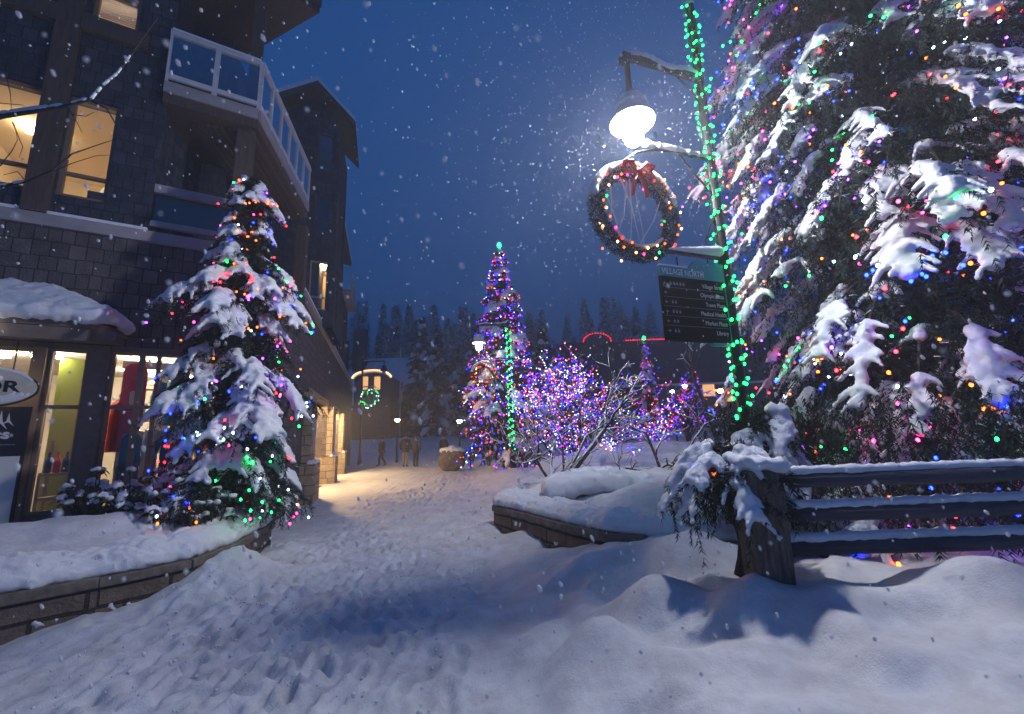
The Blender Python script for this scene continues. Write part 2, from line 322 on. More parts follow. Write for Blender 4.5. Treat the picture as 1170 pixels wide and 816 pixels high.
rg = np.random.default_rng(15); v_, f_ = ICO[1]; V = []
for k in range(1500):   # crumbs of kicked-up snow lying on the path
    y = 1.7+9*rg.random()**1.4; x = rg.uniform(-3.3, -.5)
    if sdpoly(np.array([x]), np.array([y]), PL)[0] > -.1 or sdpoly(np.array([x]), np.array([y]), PR)[0] > -.15: continue
    i = np.searchsorted(gx, x); j = np.searchsorted(gy, y); r = .005+.015*rg.random()**3; V.append(v_*r*rg.uniform(.6, 1.3, (len(v_), 1))*[1, 1, .7]+[x, y, GZ[j, i]+r*.25])
n_ = len(V); tag(raw('snow_crumbs', np.concatenate(V), (f_[None]+np.arange(n_)[:, None, None]*len(v_)).reshape(-1, 3), 'snow', smooth=True, world=False), kind='stuff')
HAZE = .0068; SKY = .10; SKYADD = (.05, .66, 2.5, 1); EXPO = 0.0
# ------------------------------------------------------------------ the timber lodge on the left
A1 = (-6.06, 6.0); a1 = R_(59); d1 = (math.sin(a1), math.cos(a1)); RZ1 = math.atan2(d1[1], d1[0])
def wall_holes(mb, u0, u1, z0, z1, holes, t=.25, m=0, y=0.):
    us = sorted({u0, u1, *[h[0] for h in holes], *[h[1] for h in holes]}); zs = sorted({z0, z1, *[h[2] for h in holes], *[h[3] for h in holes]})
    us = [u for u in us if u0 <= u <= u1]; zs = [z for z in zs if z0 <= z <= z1]
    for i in range(len(us)-1):
        for j in range(len(zs)-1):
            uc = (us[i]+us[i+1])/2; zc = (zs[j]+zs[j+1])/2
            if any(h[0] < uc < h[1] and h[2] < zc < h[3] for h in holes): continue
            a, b, c, d = us[i], us[i+1], zs[j], zs[j+1]
            mb.add([(a, y, c), (b, y, c), (b, y, d), (a, y, d)], [(0, 1, 2, 3)], m)
            mb.add([(a, y+t, c), (b, y+t, c), (b, y+t, d), (a, y+t, d)], [(3, 2, 1, 0)], m)
    for (a, b, c, d) in holes:
        for p, q in (((a, c), (b, c)), ((b, c), (b, d)), ((b, d), (a, d)), ((a, d), (a, c))):
            mb.add([(p[0], y, p[1]), (q[0], y, q[1]), (q[0], y+t, q[1]), (p[0], y+t, p[1])], [(0, 1, 2, 3)], m)
    for p, q in (((u0, z1), (u1, z1)), ((u1, z0), (u1, z1)), ((u0, z0), (u0, z1))):
        mb.add([(p[0], y, p[1]), (q[0], y, q[1]), (q[0], y+t, q[1]), (p[0], y+t, p[1])], [(0, 1, 2, 3)], m)
def window(parent, u0, u1, z0, z1, y=.05, fr=.055, bars_u=(), bars_z=(), fm='wframe', gm='glass', world_from=None, name='window'):
    w = MB(); d = .07
    w.box((u0, y, z0), (u0+fr, y+d, z1)); w.box((u1-fr, y, z0), (u1, y+d, z1)); w.box((u0+fr, y, z0), (u1-fr, y+d, z0+fr)); w.box((u0+fr, y, z1-fr), (u1-fr, y+d, z1))
    for b in bars_u: w.box((b-.025, y+.004, z0+fr), (b+.025, y+d-.004, z1-fr))
    for b in bars_z: w.box((u0+fr, y+.002, b-.025), (u1-fr, y+d-.002, b+.025))
    o = w.build(name, fm, parent)
    p = MB(); p.box((u0+fr*.5, y+.03, z0+fr*.5), (u1-fr*.5, y+.036, z1-fr*.5)); p.build('pane', gm, o)
    return o
def room(parent, u0, u1, y0, y1, z0, z1, m='warmwall', name='room'):
    r = MB()
    r.add([(u0, y1, z0), (u1, y1, z0), (u1, y1, z1), (u0, y1, z1)], [(0, 1, 2, 3)])
    r.add([(u0, y0, z0), (u0, y1, z0), (u0, y1, z1), (u0, y0, z1)], [(0, 1, 2, 3)]); r.add([(u1, y0, z0), (u1, y1, z0), (u1, y1, z1), (u1, y0, z1)], [(3, 2, 1, 0)])
    r.add([(u0, y0, z0), (u1, y0, z0), (u1, y1, z0), (u0, y1, z0)], [(0, 1, 2, 3)]); r.add([(u0, y0, z1), (u1, y0, z1), (u1, y1, z1), (u0, y1, z1)], [(3, 2, 1, 0)])
    return r.build(name, m, parent)
lodge = thing('lodge_building', 'dark shingled timber lodge with glazed corner balcony over a brightly lit ski shop', 'building', (A1[0], A1[1], 0), RZ1)
# upper wall, shingled
WA = (-2.1, -.98, 5.34, 7.03); WB = (-.73, -.16, 5.34, 7.03); WU = (-.67, -.09, 8.5, 9.7)
w = MB(); wall_holes(w, -5, .38, 4.98, 10.4, [WA, WB, WU, (-2.4, -1.2, 8.5, 9.7)]); w.build('wall', 'shingle', lodge)
w = MB(); wall_holes(w, -5, 1.7, 3.10, 4.80, []); w.build('wall', 'shingle_low', lodge)
w = MB(); wall_holes(w, -5, 1.7, 0, 3.10, [(-1.75, -.62, .2, 3.02), (-.50, -.09, .78, 3.02), (.16, .96, .78, 3.02), (1.06, 1.6, .78, 3.02)]); w.build('wall', 'taupe', lodge)
w = MB(); w.box((-5, -.07, 4.80), (1.75, .2, 4.98)); w.build('trim_band', 'trim', lodge)
s = MB(); s.box((-5, -.065, 4.985), (.37, -.004, 5.03)); s.build('snow', 'snow', lodge)
# timber frame
w = MB(); w.box((-1.01, -.10, 4.985), (-.745, -.003, 10.4)); w.build('post', 'wood', lodge)
w = MB(); w.box((-1.7, -.085, 8.18), (-1.012, -.004, 8.48)); w.build('beam', 'wood', lodge)
w = MB(); w.box((-.743, -.085, 8.18), (.06, -.004, 8.48)); w.build('beam', 'wood', lodge)
# windows and lit rooms
window(lodge, *WA, bars_u=(-1.55,), bars_z=(5.72,)); window(lodge, *WB, bars_z=(5.74,))
room(lodge, -2.3, -.03, .26, 3.2, 5.2, 7.12)
l = MB(); l.ell((-.62, 1.7, 5.98), (.10, .10, .13), 0); l.build('room_lamp', 'room', lodge)
l = MB(); l.lathe([(.03, 0), (.16, 0), (.08, .26), (.03, .26)], (-.62, 1.7, 6.12), 16); l.build('lamp_shade', 'whiteboard', lodge)
l = MB(); l.box((-1.7, 1.3, 7.04), (-1.4, 1.5, 7.08)); l.build('room_lamp', 'room', lodge)
l = MB(); l.box((-.56, .6, 5.25), (-.32, .95, 5.78)); l.build('armchair', 'wood', lodge)
for (u0, u1) in ((-.25, -.18), (-1.12, -1.0)):
    l = MB(); n_ = 14
    for k in range(n_): a = u0+(u1-u0)*k/n_; l.box((a, .30+.02*(k % 2), 5.36), (a+(u1-u0)/n_+.001, .33+.02*(k % 2), 7.02))
    l.build('curtain', 'blind', lodge)
l = MB(); l.box((-1.5, 3.15, 5.9), (-1.0, 3.19, 6.5)); l.build('wall_picture', 'wood', lodge)
l = MB(); l.box((-.40, 2.6, 5.25), (-.34, 3.1, 6.9)); l.build('curtain', 'blind', lodge)
bw = window(lodge, *WU, bars_z=(9.1,))
b = MB()
for k in range(26): b.box((-.62, .13, 8.55+k*.043), (-.14, .16, 8.575+k*.043))
b.build('blind', 'blind', bw); room(lodge, -.8, .02, .26, 1.6, 8.4, 9.8)
l = MB(); l.box((-.64, .5, 8.7), (-.48, .7, 8.9)); l.build('room_lamp', 'room', lodge)
window(lodge, -2.4, -1.2, 8.5, 9.7, gm='dglass'); room(lodge, -2.5, -1.1, .26, 1.0, 8.4, 9.8, 'dark')
l = MB(); l.lathe([(0, 0), (.13, 0), (.15, .03), (.15, .10), (.11, .12), (.10, .07), (0, .05)], n=24); v = l.v[0].copy(); l.v[0] = np.stack([v[:, 0]-1.22, -v[:, 2]-.01, v[:, 1]+8.92], 1); l.build('wall_vent', 'darkm', lodge)
# recessed loggia at the corner, floor by floor
CU = 1.72
r = MB()
for z0, z1 in ((4.985, 7.28), (7.66, 10.4)):
    r.add([(.38, 1.5, z0), (1.2, 1.5, z0), (1.2, 1.5, z1), (.38, 1.5, z1)], [(0, 1, 2, 3)]); r.add([(.383, .25, z0), (.383, 1.5, z0), (.383, 1.5, z1), (.383, .25, z1)], [(0, 1, 2, 3)])
r.build('loggia_wall', 'shingle', lodge)
w = MB(); w.box((1.42, -.05, 4.985), (1.70, .2, 7.26)); w.build('post', 'wood', lodge)
w = MB(); w.box((.385, .0, 5.70), (1.41, .07, 5.84)); w.build('rail', 'trim', lodge)
w = MB(); w.box((.385, .0, 5.10), (1.41, .06, 5.2)); w.build('rail', 'trim', lodge)
w = MB(); w.box((.39, .08, 5.21), (1.41, .09, 5.69)); w.build('rail_panel', 'dglass', lodge)
w = MB(); w.box((1.50, .05, 7.68), (1.70, .25, 10.35)); w.build('post', 'wood', lodge)
# balcony slab and its turned side (world coordinates)
def W1(u, y, z=0): return np.array([A1[0]+d1[0]*u-d1[1]*y, A1[1]+d1[1]*u+d1[0]*y, z])
C0 = W1(.36, -.12); C1 = W1(CU, -.12); E1 = at_z(352, 190, 8.65); E1[2] = 0; dirE = (E1-C1)/np.linalg.norm(E1-C1); C2 = C1+dirE*3.25; inn = np.array([dirE[1]*-1, dirE[0], 0])
if inn[0] > 0: inn = -inn
poly = [C0, C1, C2, C2+inn*2.2, W1(.36, 1.45)]
w = MB(); w.prism([p+np.array([0, 0, 7.28]) for p in poly], (0, 0, .34)); w.build('balcony_slab', 'wood', lodge, world=True)
w = MB()
for off, z0, z1 in ((.03, 7.46, 7.66),):
    for p, q in ((C0, C1), (C1, C2)):
        t = (q-p)/np.linalg.norm(q-p); nrm = np.array([t[1], -t[0], 0]); w.prism([p+nrm*.005+[0, 0, z0], q+nrm*.005+[0, 0, z0], q+nrm*.04+[0, 0, z0], p+nrm*.04+[0, 0, z0]], (0, 0, z1-z0))
w.build('fascia', 'trim', lodge, world=True)
def railing(pts_n):
    f = MB(); g = MB(); sn = MB()
    for p, q, n in pts_n:
        t = (q-p)/np.linalg.norm(q-p); side = np.array([t[1], -t[0], 0]); L = np.linalg.norm(q-p)
        def bar(s0, s1, z0, z1, w_, mb=f, o=0): a = p+t*s0+side*o; b = p+t*s1+side*o; mb.prism([a-side*w_+[0, 0, z0], b-side*w_+[0, 0, z0], b+side*w_+[0, 0, z0], a+side*w_+[0, 0, z0]], (0, 0, z1-z0))
        for k in range(n+1): s = L*k/n; bar(max(0, s-.04)+.002, min(L, s+.04)-.002, 7.66, 8.60, .028)
        bar(0, L, 8.60, 8.69, .04); bar(.04, L-.04, 7.74, 7.83, .022); bar(.04, L-.04, 7.85, 8.58, .004, g); bar(.02, L-.02, 8.692, 8.73, .03, sn)
    o = f.build('railing', 'white', lodge, world=True); g.build('rail_panel', 'rglass', o, world=True); sn.build('snow', 'snow', o, world=True)
railing([(C0+inn*0+d1[0]*0, C1, 2), (C1, C2, 6)])
# slatted soffit under the balcony side, dark wall behind, lower corner wall down to the ground
w = MB(); B1 = W1(1.7, 0.02); B2 = B1+dirE*3.6
w.prism([B1+[0, 0, 0], B2, B2+inn*.25, B1+inn*.25], (0, 0, 4.8)); w.build('wall', 'shingle_low', lodge, world=True)
w = MB(); w.prism([B1+inn*1.4+[0, 0, 4.9], B2+inn*1.4+[0, 0, 4.9], B2+inn*1.6+[0, 0, 4.9], B1+inn*1.6+[0, 0, 4.9]], (0, 0, 2.37)); w.build('loggia_wall', 'shingle', lodge, world=True)
w = MB()
for k in range(9):
    o0 = inn*(.10+.11*k); w.prism([C1+o0+[0, 0, 7.20], C2+o0+[0, 0, 7.20], C2+o0+inn*.08+[0, 0, 7.20], C1+o0+inn*.08+[0, 0, 7.20]], (0, 0, .075))
w.build('soffit_slat', 'wood', lodge, world=True)
w = MB(); w.prism([B1+[0, 0, 4.805]-inn*.04, B2+[0, 0, 4.805]-inn*.04, B2+inn*.2+[0, 0, 4.805], B1+inn*.2+[0, 0, 4.805]], (0, 0, .18)); w.build('trim_band', 'trim', lodge, world=True)
w = MB(); w.prism([B2-dirE*.25+[0, 0, 4.99], B2+[0, 0, 4.99], B2+inn*.25+[0, 0, 4.99], B2-dirE*.25+inn*.25+[0, 0, 4.99]], (0, 0, 2.2)); w.build('post', 'wood', lodge, world=True)
# inner walls of the upper loggia set back from the corner
w = MB(); w.prism([W1(1.0, 1.5, 7.66), W1(1.0, 1.5, 7.66)+dirE*3.2, W1(.8, 1.6, 7.66)+dirE*3.2, W1(.8, 1.6, 7.66)], (0, 0, 2.7)); w.build('loggia_wall', 'shingle', lodge, world=True)
# roof with deep eave
e1 = at_z(365, 15, 10.42); e2 = at_z(305, 50, 10.42); e3 = at_z(345, 2, 10.42); e3 = e1+(e3-e1)*9
w = MB(); w.prism([e1, e2, e2+np.array([-6, 2.5, 0]), e3+np.array([-6, 3.4, 0]), e3], (0, 0, .10)); w.build('eave', 'wood', lodge, world=True)
w = MB(); hi = np.array([0, 0, .11]); w.prism([e1+hi+[.05, -.03, 0], e2+hi+[.04, .05, 0], e2+np.array([-6, 2.5, .11]), e3+np.array([-6, 3.4, .11]), e3+hi], (0, 0, .22)); w.build('roof', 'roof', lodge, world=True)
sc_ = np.array([0, 0, .335]); w = MB(); w.prism([e1+sc_, e2+sc_, e2+np.array([-6, 2.5, .335]), e3+np.array([-6, 3.4, .335]), e3+sc_], (0, 0, .2)); w.build('snow', 'snow', lodge, world=True)
# ---- shop front
for (u0, u1, z0, z1, bu) in ((-.50, -.09, .78, 3.02, ()), (.16, .50, .78, 3.02, ()), (.50, .96, .78, 3.02, (.70,)), (1.06, 1.6, .78, 3.02, (1.3,))):
    window(lodge, u0, u1, z0, z1, y=.02, fr=.035, bars_u=bu, bars_z=(2.2,), fm='tan')
w = MB(); w.box((-.62, -.06, .3), (-.505, .10, 3.02)); w.build('door_post', 'tan', lodge)
w = MB(); w.box((-.08, -.10, .3), (.15, -.004, 3.08)); w.build('pillar', 'taupe', lodge)
window(lodge, -1.75, -.62, .35, 3.02, y=.02, fr=.05, bars_z=(2.24,), fm='tan', name='shop_door')
room(lodge, -2.0, 1.66, .26, 3.6, .3, 3.09, 'shopwall', 'shop_room')
for k, (u, y) in enumerate(((-1.35, .9), (-.75, .75), (.35, 1.0), (.9, 1.3), (.0, 2.4), (1.2, 2.6))):
    l = MB(); l.box((u-.16, y-.04, 3.0), (u+.16, y+.04, 3.03)); l.build('ceiling_light', 'shoplamp', lodge)
w = MB(); w.box((-.60, .75, .4), (-.05, .80, 3.0)); w.build('partition', 'lime', lodge)
w = MB()
for k in range(5): w.box((.16, .6+k*.5, 2.86), (1.6, .66+k*.5, 2.98))
w.build('ceiling_beam', 'whiteboard', lodge)
# shop canopy: hipped little roof under snow
w = MB(); P = [(-3.2, -.62, 3.22), (.05, -.62, 3.22), (.30, -.02, 3.22), (-3.2, -.02, 3.22)]
w.prism(P, (0, 0, .10)); cn = w.build('canopy', 'taupe', lodge)
w = MB(); w.box((-3.2, -.60, 3.04), (.02, -.50, 3.215)); w.box((-3.2, -.49, 3.10), (.28, -.11, 3.215)); w.build('canopy_beam', 'taupe', cn)
w = MB(); top = [(-3.2, -.70, 3.325), (.10, -.70, 3.325), (.36, -.01, 3.325), (-3.2, -.01, 3.325)]
hp = [(-3.2, -.70, 3.325), (.10, -.70, 3.325), (.36, -.01, 3.325), (-3.2, -.01, 3.325), (-3.2, -.01, 3.80), (-.62, -.01, 3.80)]
w.add(hp, [(0, 1, 5, 4), (1, 2, 5), (0, 4, 3), (0, 3, 2, 1)]); w.build('canopy_roof', 'roof', cn)
sp = []
for u in np.arange(-3.2, .36, .07):
    for t in np.linspace(0, 1, 12):
        ue = min(u, .12+.24*t); zz = 3.36+min(.475*t, max(0, (.33-ue))*.52); y = -.68+.66*t
        sp.append((ue, y, zz+.03*random.random(), .085+.03*random.random()))
sw = [tuple(W1(a, b, c))+(d,) for a, b, c, d in sp]; blobs('snow', sw, .03, cn, jit=.03)
# ---- things on and in the shop
W1R = (A1[0], A1[1], 0)
def shop_thing(name, label, cat, u, y, z, group=None): return thing(name, label, cat, tuple(W1(u, y, z)), RZ1, group)
t = shop_thing('oval_sign', 'snow-crusted cream oval shop sign with dark rim hanging above the dark poster', 'sign', -.95, -.34, 2.42)
th = np.linspace(0, 2*np.pi, 48, endpoint=False)
w = MB(); w.prism([(.50*math.cos(a), .012, .235*math.sin(a)) for a in th], (0, .05, 0)); w.build('board', 'cream', t)
w = MB(); w.tube([(.505*math.cos(a), .03, .24*math.sin(a)) for a in np.linspace(0, 2*np.pi, 49)], .016, 8, cap=False); w.build('rim', 'darkm', t)
w = MB(); w.tube([(-.3, .03, .2), (-.3, .03, .62)], .008, 6); w.tube([(.25, .03, .2), (.25, .03, .62)], .008, 6); w.build('hanger', 'darkm', t)
def text(s, size, parent, name, m, loc, rx=math.pi/2, rz=0, ext=.004, bold=0., align='LEFT', shear=0., sx=1.):
    c = D.curves.new('lettering_curve', 'FONT'); c.body = s; c.size = size; c.extrude = ext; c.offset = bold; c.align_x = align; c.shear = shear
    o = D.objects.new('lettering_curve', c); COL.objects.link(o); dg = bpy.context.evaluated_depsgraph_get(); me = D.meshes.new_from_object(o.evaluated_get(dg)); D.objects.remove(o); D.curves.remove(c)
    me.transform(Matrix.Translation(loc) @ Matrix.Rotation(rz, 4, 'Z') @ Matrix.Rotation(rx, 4, 'X') @ Matrix.Diagonal((sx, 1, 1, 1))); me.materials.clear(); me.materials.append(mats[m]); me.name = name
    return link(name, me, parent)
text('OR', .20, t, 'lettering', 'darkm', (-.02, .012, -.05), bold=.006, sx=1.25)
sp = [(.5*math.cos(a)*r, .0, .235*math.sin(a)*r, .018) for a in np.linspace(3.5, 5.9, 40) for r in (.93, .8, .66)] + [(x_, .0, -.10+.02*math.sin(x_*20), .014) for x_ in np.linspace(-.3, .3, 30)] + [(.47*math.cos(a), .03, .25*math.sin(a), .03) for a in np.linspace(.4, 2.7, 40)]
mw = Matrix.Translation(t.location) @ Matrix.Rotation(RZ1, 4, 'Z')
blobs('snow', [tuple(mw @ Vector(p[:3]))+(p[3],) for p in sp], .012, t)
t = shop_thing('poster_board', 'black poster with white peaks over a snowy picture standing in the shop doorway', 'poster', -.86, -.14, .62)
w = MB(); w.box((-.55, 0, 0), (.33, .03, 1.57)); w.build('board', 'poster', t)
w = MB(); w.box((-.50, -.006, .05), (.30, -.001, .93)); w.build('picture', 'whiteboard', t)
w = MB()
for (x0, z0, dx, h) in ((.0, 1.33, .05, .17), (.06, 1.31, .055, .21), (.13, 1.34, .045, .15)): w.prism([(x0-dx, -.004, z0), (x0-.2*dx, -.004, z0+.3*h), (x0+.1*dx, -.004, z0+h), (x0+.5*dx, -.004, z0+.35*h), (x0+1.4*dx, -.004, z0-.15*h), (x0+.2*dx, -.004, z0+.2*h)], (0, .004, 0))
w.build('emblem', 'letter', t); text('nes', .17, t, 'lettering', 'letter', (-.06, -.001, 1.16), bold=.006)
w = MB()
for k in range(9): w.box((-.08+k*.036, -.004, 1.075), (-.08+k*.036+.028, -.001, 1.085))
w.build('caption', 'grey', t)
w = MB(); w.box((-.52, -.012, 1.57), (.3, .04, 1.60)); w.build('frame', 'tan', t)
def board(label, name, cat, u, y, z, wd, ht, m, th_=.03, group=None, taper=0.):
    t = shop_thing(name, label, cat, u, y, z, group); w = MB(); p = []
    for k in range(24):
        a = 2*math.pi*k/24; c, s_ = math.cos(a), math.sin(a); x_ = wd/2*math.copysign(abs(c)**.8, c); zz = (ht/2-wd/2)*np.sign(s_)+wd/2*s_*1.2 if abs(s_) > 1e-6 else 0
        p.append((x_*(1-taper*(zz/ht)), 0, ht/2+zz))
    w.prism(p, (0, th_, 0)); w.build('deck', m, t); w = MB(); w.prism([(q[0]*.25, -.004, ht*.5+(q[2]-ht/2)*.2) for q in p], (0, .003, 0)); w.build('emblem', 'letter' if m != 'whiteboard' else 'grey', t); return t
def jacket(label, u, y, z, m):
    t = shop_thing('jacket', label, 'jacket', u, y, z); w = MB()
    w.tube([(0, 0, 0), (0, 0, .25), (0, .0, .55), (0, 0, .72), (0, 0, .80)], [.20, .19, .20, .17, .06], 16, flat=.5); w.build('body', m, t)
    for s_ in (-1, 1): w = MB(); w.tube([(s_*.15, 0, .72), (s_*.23, .02, .45), (s_*.22, -.02, .12)], [.075, .065, .05], 10); w.build('sleeve', m, t)
    w = MB(); w.tube([(0, 0, .79), (0, 0, .87), (.03, 0, .90), (.05, 0, .87)], .006, 6); w.build('hook', 'darkm', t)
board('red snowboard hung high behind the shop window', 'snowboard', 'snowboard', .36, .45, 1.85, .30, 1.05, 'red')
jacket('red jacket hanging beside the red snowboard in the shop window', .18, .55, 1.55, 'red')
board('white snowboard leaning low in the shop window under the red snowboard', 'snowboard', 'snowboard', .34, .62, .95, .26, 1.0, 'whiteboard')
board('dark blue snowboard with rounded tip in the shop window', 'snowboard', 'snowboard', .44, .30, .72, .24, 1.08, 'blue')
board('tall white board on the shop wall behind the red snowboard', 'snowboard', 'snowboard', .66, .95, 1.55, .20, 1.3, 'whiteboard')
t = shop_thing('display_shelf', 'pale wooden shelf unit with stacked goods at the back of the ski shop', 'shelf', .95, 1.15, .3)
w = MB()
for k in range(5): w.box((-.75, 0, .1+k*.55), (.65, .35, .14+k*.55))
w.box((-.79, 0, 0), (-.75, .35, 2.6)); w.box((.65, 0, 0), (.69, .35, 2.6)); w.build('frame', 'shelf', t)
for nm, mm_ in (('red_goods', 'red'), ('blue_goods', 'blue'), ('white_goods', 'whiteboard'), ('dark_goods', 'coat')):
    w = MB()
    for k in range(18): x_ = random.uniform(-.7, .5); z_ = .145+.55*random.randrange(4); h_ = random.uniform(.12, .32); w.box((x_, .03+random.random()*.02, z_), (x_+random.uniform(.06, .16), .25, z_+h_))
    w.build(nm, mm_, t)
for lab, u, y, z, m_ in (('white jacket hanging low in the right part of the shop window', .62, .6, 1.15, 'whiteboard'), ('blue jacket hanging high in the right part of the shop window', .82, .7, 1.95, 'blue'), ('black jacket hanging by the tree side of the shop window', .86, .55, .98, 'coat')): jacket(lab, u, y, z, m_)
t = shop_thing('side_shelf', 'narrow low shelf in front of the lime green panel in the shop', 'shelf', -.32, .35, .3)
w = MB()
for z_ in (.25, .62, .95): w.box((-.2, 0, z_), (.2, .30, z_+.04))
w.box((-.2, .27, 0), (-.17, .30, 1.45)); w.box((-.2, 0, 0), (-.17, .03, 1.0)); w.box((.17, 0, 0), (.2, .03, 1.0)); w.build('frame', 'shelf', t)
for k in range(4):
    b = shop_thing('bottle', ['dark bottle at the left end of the narrow shop shelf', 'red-labelled bottle second along the narrow shop shelf', 'green bottle third along the narrow shop shelf', 'dark bottle at the right end of the narrow shop shelf'][k], 'bottle', -.46+.09*k, .45, 1.292, 'bottles on the narrow shop shelf')
    w = MB(); w.lathe([(0, 0), (.036, 0), (.036, .17), (.014, .23), (.014, .29), (0, .29)], n=12); w.build('glass_body', ['coat', 'red', 'leaf', 'coat'][k], b)
w = MB()
for k in range(12):
    a = random.random()*6.28; x_ = .28+.3*random.random(); w.ell((x_, .55+.2*random.random(), .95+.5*random.random()), (.05, .05, .07), 0)
g_ = tag(w.build('ski_gloves', 'coat', None), 'dark gloves heaped low behind the shop window', 'gloves'); g_.location = W1R; g_.rotation_euler = (0, 0, RZ1)
t = shop_thing('wall_lantern', 'small round white lantern on a black bracket under the snowy canopy', 'lantern', -.93, -.66, 3.14)
w = MB(); w.ell((0, 0, 0), (.05, .05, .05), 0, 3); w.build('globe', emit('lantern_glow', (1, .9, .75), 14), t)
w = MB(); w.tube([(0, 0, .05), (0, 0, .14), (.0, .1, .17)], .012, 8); w.tube([(0, 0, -.05), (0, 0, -.16)], .012, 8); w.build('bracket', 'darkm', t)
# ------------------------------------------------------------------ the tall gabled building further along
T2 = (-7.46, 17.0); d2 = np.array([-.298, .954]); d2 /= np.linalg.norm(d2); RZ2 = math.atan2(d2[1], d2[0])
tower = thing('gabled_building', 'tall narrow-gabled shingle building with a lit arcade beside the snowy path', 'building', (T2[0], T2[1], 0), RZ2)
# local x along the path away from the camera, local y into the building
w = MB(); arc = (-5.2, -.35, 0, 3.35); arc2 = (1.6, 4.4, 0, 3.2)
wall_holes(w, -7.0, 13.5, 2.9, 5.3, [(-5.2, -.35, 2.9, 3.1), (1.6, 4.4, 2.9, 3.1)], t=.5)
wall_holes(w, -7.0, 13.5, 0, 2.9, [(-5.2, -.35, 0, 2.9), (1.6, 4.4, 0, 2.9)], t=.5); w.build('wall', 'shingle_low', tower)
for a, b in ((-5.2, -.35), (1.6, 4.4)):   # segmental arch heads
    n_ = 14; w = MB()
    for k in range(n_):
        u0 = a+(b-a)*k/n_; u1 = a+(b-a)*(k+1)/n_; f_ = lambda u: 2.62+.46*(1-((u-(a+b)/2)/((b-a)/2))**2)**.5 if abs(u-(a+b)/2) < (b-a)/2 else 2.62
        w.add([(u0, -.03, f_(u0)), (u1, -.03, f_(u1)), (u1, -.03, 3.16), (u0, -.03, 3.16), (u0, .5, f_(u0)), (u1, .5, f_(u1))], [(0, 1, 2, 3), (1, 0, 4, 5)])
    w.build('arch_head', 'ashlar', tower)
for u in (-5.75, -.33, 4.42):
    w = MB(); w.box((u, -.22, 1.05), (u+.9, .45, 2.95)); pl_ = w.build('pillar', 'ashlar', tower)
    w = MB(); w.box((u-.12, -.36, 0), (u+1.02, .5, 1.02)); w.build('base', 'ashlar', pl_)
    sp = [(u-.1+1.1*random.random(), -.33+.12*random.random(), 1.05, .05+.03*random.random()) for _ in range(60)]
    mwt = Matrix.Translation(tower.location) @ Matrix.Rotation(RZ2, 4, 'Z'); blobs('snow', [tuple(mwt @ Vector(p[:3]))+(p[3],) for p in sp], .04, pl_)
    w = MB(); w.box((u+.18, -.25, 1.5), (u+.72, -.225, 2.6)); w.build('panel', 'trim', pl_)
w = MB(); w.add([(-7, 2.6, 0), (13, 2.6, 0), (13, 2.6, 3.3), (-7, 2.6, 3.3)], [(0, 1, 2, 3)]); w.add([(-7, .5, 3.3), (13, .5, 3.3), (13, 2.6, 3.3), (-7, 2.6, 3.3)], [(3, 2, 1, 0)]); w.build('arcade_wall', 'tan', tower)
for u in (-4.2, -2.2, 2.5): w = MB(); w.box((u, 2.5, .1), (u+1.1, 2.58, 2.5)); dd = w.build('door', 'wood', tower); w = MB(); w.box((u+.2, 2.47, .9), (u+.9, 2.495, 2.3)); w.build('pane', 'glowwin', dd)
for u, y_ in ((-2.6, .55), (2.9, .45)):
    w = MB(); w.lathe([(0, -.14), (.12, -.1), (.14, .05), (.05, .14), (0, .14)], (u, y_, 2.75), 14); w.build('arcade_lamp', 'warmlamp', tower)
w = MB(); w.box((-7.05, -.12, 5.30), (13.5, .4, 5.44)); w.build('sill', 'trim', tower)
w = MB(); w.box((-7.0, -.10, 5.445), (13.4, .0, 5.54)); w.build('snow', 'snow', tower)
# upper wall: set back, with windows and side balconies
sh = [(-3.3, -2.3, 6.6, 8.0), (.6, 2.0, 5.9, 7.6), (3.2, 4.4, 5.9, 7.6)]
w = MB(); wall_holes(w, -3.7, 4.6, 5.44, 10.9, sh, y=.10); w.build('wall', 'shingle', tower)
w = MB(); wall_holes(w, 4.6, 8.4, 5.44, 9.38, [(5.2, 7.6, 6.3, 8.4)], y=.10); w.build('wall', 'shingle', tower); window(tower, 5.2, 7.6, 6.3, 8.4, y=.13, bars_u=(6.4,), gm='dglass')
w = MB(); w.box((8.4, -.05, 5.55), (8.6, 3, 7.6)); w.build('wall', 'shingle', tower)
for h_ in sh: window(tower, *h_, y=.13, gm='dglass')
w = MB(); w.box((-3.6, .6, 5.4), (8.3, .65, 9.3)); w.build('inner_wall', 'dark', tower)
for u0, z0 in ((4.6, 9.4),):
    w = MB(); w.box((u0, -.35, z0), (u0+3.8, 2.5, z0+.16)); w.build('balcony_slab', 'trim', tower)
    w = MB(); w.box((u0, -.34, z0+1.1), (u0+3.8, -.28, z0+1.18)); [w.box((u0+3.8*k/4-.03 if k else u0, -.335, z0+.16), (u0+3.8*k/4+.03, -.285, z0+1.1)) for k in range(5)]; rl_ = w.build('railing', 'white', tower)
    w = MB(); w.box((u0, -.315, z0+.2), (u0+3.8, -.305, z0+1.08)); w.build('rail_panel', 'rglass', rl_)
w = MB(); w.prism([(-3.7, -.3, 10.9), (4.6, -.3, 10.9), (4.6, 5, 12.0), (-3.7, 5, 12.0)], (0, 0, .2)); w.build('roof', 'roof', tower)
w = MB(); w.prism([(-3.7, -.3, 11.12), (4.6, -.3, 11.12), (4.6, 5, 12.22), (-3.7, 5, 12.22)], (0, 0, .25)); w.build('snow', 'snow', tower)
